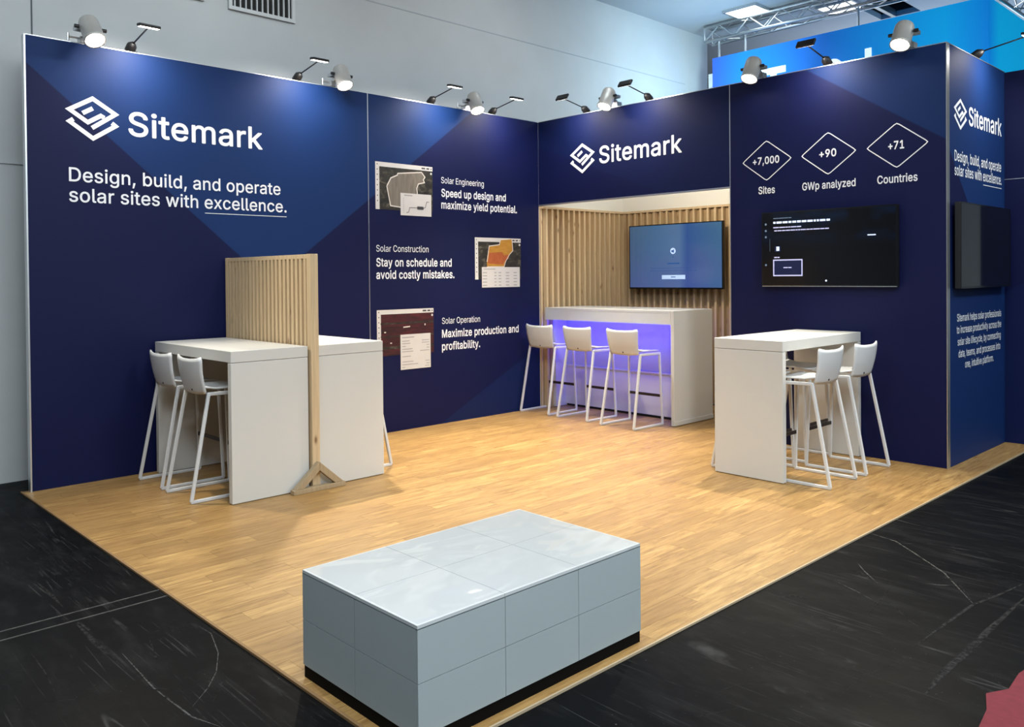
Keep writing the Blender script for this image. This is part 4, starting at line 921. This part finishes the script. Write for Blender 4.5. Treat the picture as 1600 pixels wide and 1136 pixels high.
M['ui_dim'] = glow('screen_dim_glyphs', (.10, .14, .2), .8)
M['ui_dark'] = glow('screen_dark_glyphs', (.01, .05, .18), 1)
M['ui_frame'] = glow('screen_frame_glyphs', (.40, .40, .62), .9)
M['ui_box'] = glow('screen_box_fill', (.001, .004, .028), 1)
def tv(pl, e, a0, a1, z0, z1, label, screen, depth=.05):
    t = tag(empty('television', pl.p((a0 + a1) / 2, z0, 0)), label, 'television', 'wall mounted televisions')
    inv = Matrix.Translation(-t.location)
    def blk(nm, A0, Z0, A1, Z1, e0, e1, mat, bev=0):
        p, q = pl.p(A0, Z0, e0) - t.location, pl.p(A1, Z1, e1) - t.location
        return MB().box(p, q).build(nm, mat, t, bevel=bev)
    bz = .012
    blk('housing', a0, z0, a1, z1, e - depth, e - .003, 'black', .004)
    blk('wall_mount', (a0 + a1) / 2 - .22, z0 + .15, (a0 + a1) / 2 + .22, z1 - .15, 0.001, e - depth, 'black')
    blk('screen', a0 + bz, z0 + bz + .006, a1 - bz, z1 - bz, e - .003, e - .001, screen)
    mb = MB(); 
    for A0, Z0, A1, Z1 in ((a0, z1 - bz, a1, z1), (a0, z0, a1, z0 + bz + .006), (a0, z0 + bz + .006, a0 + bz, z1 - bz), (a1 - bz, z0 + bz + .006, a1, z1 - bz)):
        mb.box(pl.p(A0, Z0, e - .003) - t.location, pl.p(A1, Z1, e) - t.location)
    mb.build('bezel', 'gloss_black', t)
    sp = Plane(pl.o - t.location, pl.u, pl.n)
    return t, sp
PN = Plane((0, 1.585, 0), (1, 0, 0), (0, -1, 0))
e1 = .135
t, sp = tv(PN, e1, .264, 1.664, 1.440, 2.267, 'television with a lit blue login screen on the slatted niche wall', 'screen_on')
mb = MB(); add_disc(mb, sp, .953, 1.92, .040, e1 + .001, n=20); add_rect(mb, sp, .782, 1.563, 1.133, 1.616, e1 + .001); mb.build('screen_button', 'ui_soft', t)
mb = MB(); add_poly(mb, sp, [(.93, 1.905), (.93, 1.93), (.955, 1.93), (.968, 1.945), (.968, 1.893), (.955, 1.905)], e1 + .002)
add_rect(mb, sp, .868, 1.754, 1.048, 1.770, e1 + .001); add_rect(mb, sp, .609, 1.702, 1.217, 1.706, e1 + .001); add_rect(mb, sp, .602, 1.668, 1.319, 1.672, e1 + .001); add_rect(mb, sp, .92, 1.585, .99, 1.595, e1 + .002)
add_disc(mb, sp, .953, 1.845, .007, e1 + .001, n=8); mb.build('screen_print', 'ui_dark', t)
e2 = .062
t, sp = tv(PB, e2, 3.016, 4.266, 1.497, 2.202, 'television with a dark menu on the blue wall above the right high table', 'screen_menu')
MB().box(sp.p(3.02, 1.499, e2), sp.p(4.262, 1.505, e2 + .001)).build('lower_edge', 'alu', t)
mb = MB()
def dashes(a0, a1, z, h, seed):
    r = random.Random(seed); a = a0
    while a < a1 - .01:
        w = min(r.uniform(.018, .06), a1 - a); add_rect(mb, sp, a, z, a + w, z + h, e2 + .001); a += w + h * .45
dashes(3.135, 3.684, 2.092, .019, 1); mb.build('screen_heading', 'ui_light', t)
mb = MB(); add_rect(mb, sp, 4.016, 1.945, 4.088, 1.955, e2 + .001); mb.build('screen_caption', 'ui_light', t)
mb = MB(); add_disc(mb, sp, 3.646, 1.553, .009, e2 + .001, n=8); mb.build('screen_dot', 'ui_light', t)
mb = MB(); add_rect(mb, sp, 3.165, 1.835, 3.195, 1.875, e2 + .001); mb.build('screen_icon', 'ui_light', t)
mb = MB(); dashes(3.135, 3.412, 2.050, .010, 2); dashes(3.145, 3.674, 2.020, .010, 3); dashes(3.143, 3.206, 1.768, .010, 4); dashes(3.235, 3.316, 1.672, .009, 5)
add_stroke(mb, sp, [(3.137, 1.602), (3.418, 1.602), (3.418, 1.748), (3.137, 1.748)], .011, e2 + .001, True); mb.build('screen_print', 'ui_frame', t)
mb = MB(); add_rect(mb, sp, 3.142, 1.607, 3.413, 1.743, e2 + .0005); add_rect(mb, sp, 3.149, 1.827, 3.207, 1.879, e2 + .0005); mb.build('screen_box', 'ui_box', t)
mb = MB(); dashes(3.136, 3.319, 2.138, .007, 6)
for z in (2.09, 2.028, 1.969, 1.703): add_disc(mb, sp, 3.058, z, .011, e2 + .001, n=8)
add_rect(mb, sp, 3.098, 1.83, 3.1, 1.95, e2 + .001); mb.build('screen_icons', 'ui_dim', t)
t, sp = tv(PS, .075, .105, 1.44, 1.482, 2.200, 'switched-off television on the narrow aisle-side blue wall, reflecting the hall', 'screen_off')

# ------------------------------------------------------------------ lamps along the top of the walls
def frame_of(out):
    """local frame for a lamp on a wall top: x along the wall, -y outwards into the stand"""
    return math.atan2(out[1], out[0]) + math.pi / 2
def arm_lamp(loc, out, label, reach=.40, power=10, tilt=.15):
    t = tag(empty('arm_lamp', loc, frame_of(out)), label, 'lamp', 'black arm lamps on the wall tops')
    MB().tube([(0, .05, -.002), (0, .03, .022), (0, -.02, .052), (0, -.055, .066)], [.026, .042, .040, .016], 10).build('clamp_body', 'black', t, smooth=True)
    MB().box((-.028, -.012, .0), (.028, .06, .014)).build('clamp_foot', 'black', t, bevel=.003)
    MB().tube([(.0, .02, .02), (.05, .03, .02), (.10, .04, .006), (.16, .045, .004), (.24, .048, .004)], .0035, 6).build('cable', 'black', t)
    MB().tube([(0, -.05, .062), (0, -reach + .03, .118)], .0065, 8).build('arm', 'black', t)
    hd = MB().box((-.085, -.032, -.010), (.085, .040, .014)).build('lamp_head', 'black', t, bevel=.008)
    hd.location = (0, -reach, .125); hd.rotation_euler = (tilt, 0, 0)
    ld = MB().box((-.074, -.024, -.0125), (.074, .032, -.0105)).build('led_panel', 'lamp_led', hd)
    a = math.cos(t.rotation_euler.z), math.sin(t.rotation_euler.z)
    o = Vector((out[0], out[1], 0)); src = Vector(loc) + o * (reach - .005) + Vector((0, 0, .107))
    light('arm_lamp_light', 'AREA', src, power, (1, .93, .86), Vector(loc) + Vector((0, 0, -.50)), shape='RECTANGLE', size=.15, size_y=.05, spread=math.radians(135))
    return t
for y, lb in ((-4.84, 'black arm lamp above the big logo, next to the leftmost spotlight'), (-3.289, 'black arm lamp on the left wall just left of the panel seam'),
              (-1.653, 'black arm lamp above the top printed picture on the left wall'), (-.736, 'black arm lamp on the left wall nearest the inner corner')):
    arm_lamp((-.02, y, H + .006), (1, 0), lb)
for x, lb in ((.747, 'black arm lamp on the header nearest the inner corner'), (1.638, 'black arm lamp above the end of the header logo'), (3.621, 'black arm lamp above the middle diamond in front of the blue banner')):
    arm_lamp((x, .02, H + .006), (0, -1), lb, tilt=.95)
arm_lamp((W2 - .02, .817, H + .006), (1, 0), 'black arm lamp on the aisle-side wall, cut off by the right edge')

def can_lamp(loc, out, target, label, power=120, back=0.13):
    """spotlight can hung in front of the wall top at loc (can centre), aimed at target"""
    loc = Vector(loc); t = tag(empty('can_spotlight', loc, 0), label, 'spotlight', 'silver can spotlights on the wall tops')
    d = (Vector(target) - loc).normalized(); q = d.to_track_quat('-Z', 'Y')
    def xf(mbx):
        mbx.v = [tuple(q @ (Vector(v) * .92)) for v in mbx.v]; return mbx
    # housing: open cylinder with a domed back, built as a lathe along -z
    prof = [(.0, .115), (.030, .113), (.056, .104), (.074, .088), (.082, .066), (.084, .02), (.084, -.125), (.088, -.128), (.088, -.145), (.078, -.145), (.078, -.128)]
    n = 24; vs, fs = [], []
    for r, z in prof:
        for k in range(n): vs.append((r * math.cos(2 * math.pi * k / n), r * math.sin(2 * math.pi * k / n), z))
    for i in range(len(prof) - 1):
        for k in range(n): fs.append((i * n + k, i * n + (k + 1) % n, (i + 1) * n + (k + 1) % n, (i + 1) * n + k))
    xf(MB().add(vs, fs)).build('housing', 'can', t, smooth=True)
    xf(MB().tube([(0, 0, -.128), (0, 0, -.138)], .0775, 24)).build('lens', 'lamp_lens', t, label='lit lens')
    o = Vector((out[0], out[1], 0)); side_ = Vector((-out[1], out[0], 0))
    # yoke follows the wall: two arms on the can's sides and a cross strap to the clamp on the wall top
    top = Vector((loc.x, loc.y, 0)); base = -o * (loc.dot(o) + .0) if False else None
    wallp = Vector((-.03, loc.y, H)) if abs(out[0]) else Vector((loc.x, .03, H))
    wl_ = wallp - loc
    yk = MB()
    for s in (-1, 1):
        yk.bar(side_ * s * .098, side_ * s * .098 + Vector((wl_.x * .62, wl_.y * .62, .0)), .006, .03, up=(0, 0, 1))
    c = Vector((wl_.x * .62, wl_.y * .62, .0)); yk.bar(c - side_ * .098, c + side_ * .098, .006, .03)
    yk.build('yoke', 'alu', t)
    kb = MB()
    for s in (-1, 1): kb.tube([side_ * s * .086, side_ * s * .118], .015, 10)
    kb.build('tilt_knobs', 'black', t)
    cp = MB(); cp.bar(c, Vector((wl_.x, wl_.y, wl_.z + .05)), .03, .03); cp.box((wl_.x - .04, wl_.y - .04, wl_.z + .013), (wl_.x + .04, wl_.y + .04, wl_.z + .06))
    cp.tube([Vector((wl_.x, wl_.y, wl_.z + .05)), Vector((wl_.x, wl_.y, wl_.z + .05)) - side_ * .12], .008, 8); cp.tube([Vector((wl_.x, wl_.y, wl_.z + .02)) - side_ * .12, Vector((wl_.x, wl_.y, wl_.z + .08)) - side_ * .12], .010, 8)
    cp.build('clamp', 'alu', t)
    sp_ = light('can_spotlight_beam', 'SPOT', loc + d * .15, power, (1, .90, .72), target, spot_size=math.radians(78), spot_blend=.8, shadow_soft_size=.06)
    return t
GC = [((.13, -5.20, 3.60), (1, 0), (2.6, -4.9, 0), 'leftmost can spotlight, above the logo mark on the left wall', 300),
      ((.13, -2.893, 3.60), (1, 0), (2.1, -3.0, 0), 'can spotlight beside the panel seam on the left wall', 620),
      ((.13, -1.151, 3.585), (1, 0), (1.9, -1.5, 0), 'can spotlight on the left wall above the pictures, nearest the corner', 480),
      ((1.200, -.13, 3.600), (0, -1), (1.15, -2.0, 0), 'can spotlight on the header above the logo lettering', 420),
      ((2.965, -.13, 3.590), (0, -1), (2.9, -1.9, 0), 'can spotlight above the leftmost diamond', 480),
      ((4.345, -.13, 3.615), (0, -1), (4.3, -2.3, 0), 'can spotlight above the rightmost diamond near the outer corner', 460)]
for loc, out, tg_, lb, pw_ in GC: can_lamp(loc, out, tg_, lb, pw_)

# ------------------------------------------------------------------ neighbouring stand: banner with letters, trusses
t = tag(empty('hanging_banner', (1.9, 4.0, 4.0)), 'glowing blue box banner with white letters hanging behind the stand', 'banner')
def rel(mbx, t): mbx.v = [tuple(Vector(v) - t.location) for v in mbx.v]; return mbx
rel(MB().box((-.06, 4.0, 3.6), (3.79, 4.05, 4.985)), t).build('front_face', 'banner', t)
rel(MB().box((3.74, 4.05, 3.6), (3.79, 9.0, 4.985)), t).build('side_face', 'banner', t)
rel(MB().box((-.13, 3.995, 3.6), (-.06, 4.05, 4.75)), t).build('edge_strip', 'vent_white', t)
M['letter'] = glow('emissive_white_letter', (.72, .88, .95), .8)
lt = MB(); lt.box((.775, 3.985, 4.555), (1.158, 3.999, 4.650)); lt.box((.92, 3.985, 4.20), (1.015, 3.999, 4.555)); rel(lt, t).build('letter', 'letter', t)
pf = Plane((0, 4.0, 0), (1, 0, 0), (0, -1, 0))
lt = MB(); add_stroke(lt, pf, [(1.86 + .11 * math.cos(a), 4.42 + .14 * math.sin(a)) for a in (2 * math.pi * k / 20 for k in range(20))], .08, .008, True); rel(lt, t).build('letter', 'letter', t)
for x in (2.30, 2.70): rel(MB().box((x, 3.985, 4.15), (x + .085, 3.999, 4.648)), t).build('letter', 'letter', t)

def truss(p, q, s, label, bays):
    p, q = Vector(p), Vector(q); t = tag(empty('lighting_truss', (p + q) / 2), label, 'truss', 'aluminium lighting trusses')
    d = (q - p).normalized(); sd = d.cross(Vector((0, 0, 1))).normalized(); up = Vector((0, 0, 1)); o = t.location
    cs = [sd * a * s / 2 + up * b * s / 2 for a, b in ((-1, -1), (1, -1), (1, 1), (-1, 1))]
    for c in cs: MB().tube([p + c - o, q + c - o], .024, 8).build('chord', 'chrome', t, smooth=True)
    L = (q - p).length
    for f in range(4):
        a, b = cs[f], cs[(f + 1) % 4]
        for k in range(bays):
            u0, u1 = k / bays, (k + 1) / bays; A = p + d * L * u0; B = p + d * L * u1
            s0, s1 = (a, b) if k % 2 == 0 else (b, a)
            MB().tube([A + s0 - o, B + s1 - o], .010, 6).build('brace', 'chrome', t)
    for e_ in (p, q):
        for f in range(4): MB().tube([e_ + cs[f] - o, e_ + cs[(f + 1) % 4] - o], .012, 6).build('end_frame', 'chrome', t)
    return t
tr = truss((-.14, 4.02, 5.345), (3.70, 4.02, 5.345), .22, 'aluminium truss running above the blue banner under the hall ceiling', 15)
for x in (.05, .50, 2.2):
    MB().tube([Vector((x, 4.02, 5.24)) - tr.location, Vector((x, 4.02, 4.985)) - tr.location], .016, 8).build('hanger', 'chrome', tr)
truss((3.80, 4.2, 5.26), (3.80, 8.8, 5.26), .22, 'aluminium truss in the upper right corner above the cyan banner side', 16)

# batten lamp on the back of the header, lighting the bar niche
t = tag(empty('batten_lamp', (1.3, .09, 2.86)), 'slim batten lamp fixed behind the header inside the bar niche', 'lamp')
MB().box((-.9, -.03, -.03), (.9, .02, .03)).build('housing', 'vent_white', t, bevel=.004)
MB().box((-.88, .02, -.02), (.88, .028, .02)).build('tube', 'lamp_led', t)
light('batten_lamp_light', 'AREA', (1.3, .13, 2.86), 42, (1, .87, .66), (1.2, .95, 2.0), shape='RECTANGLE', size=1.7, size_y=.04)
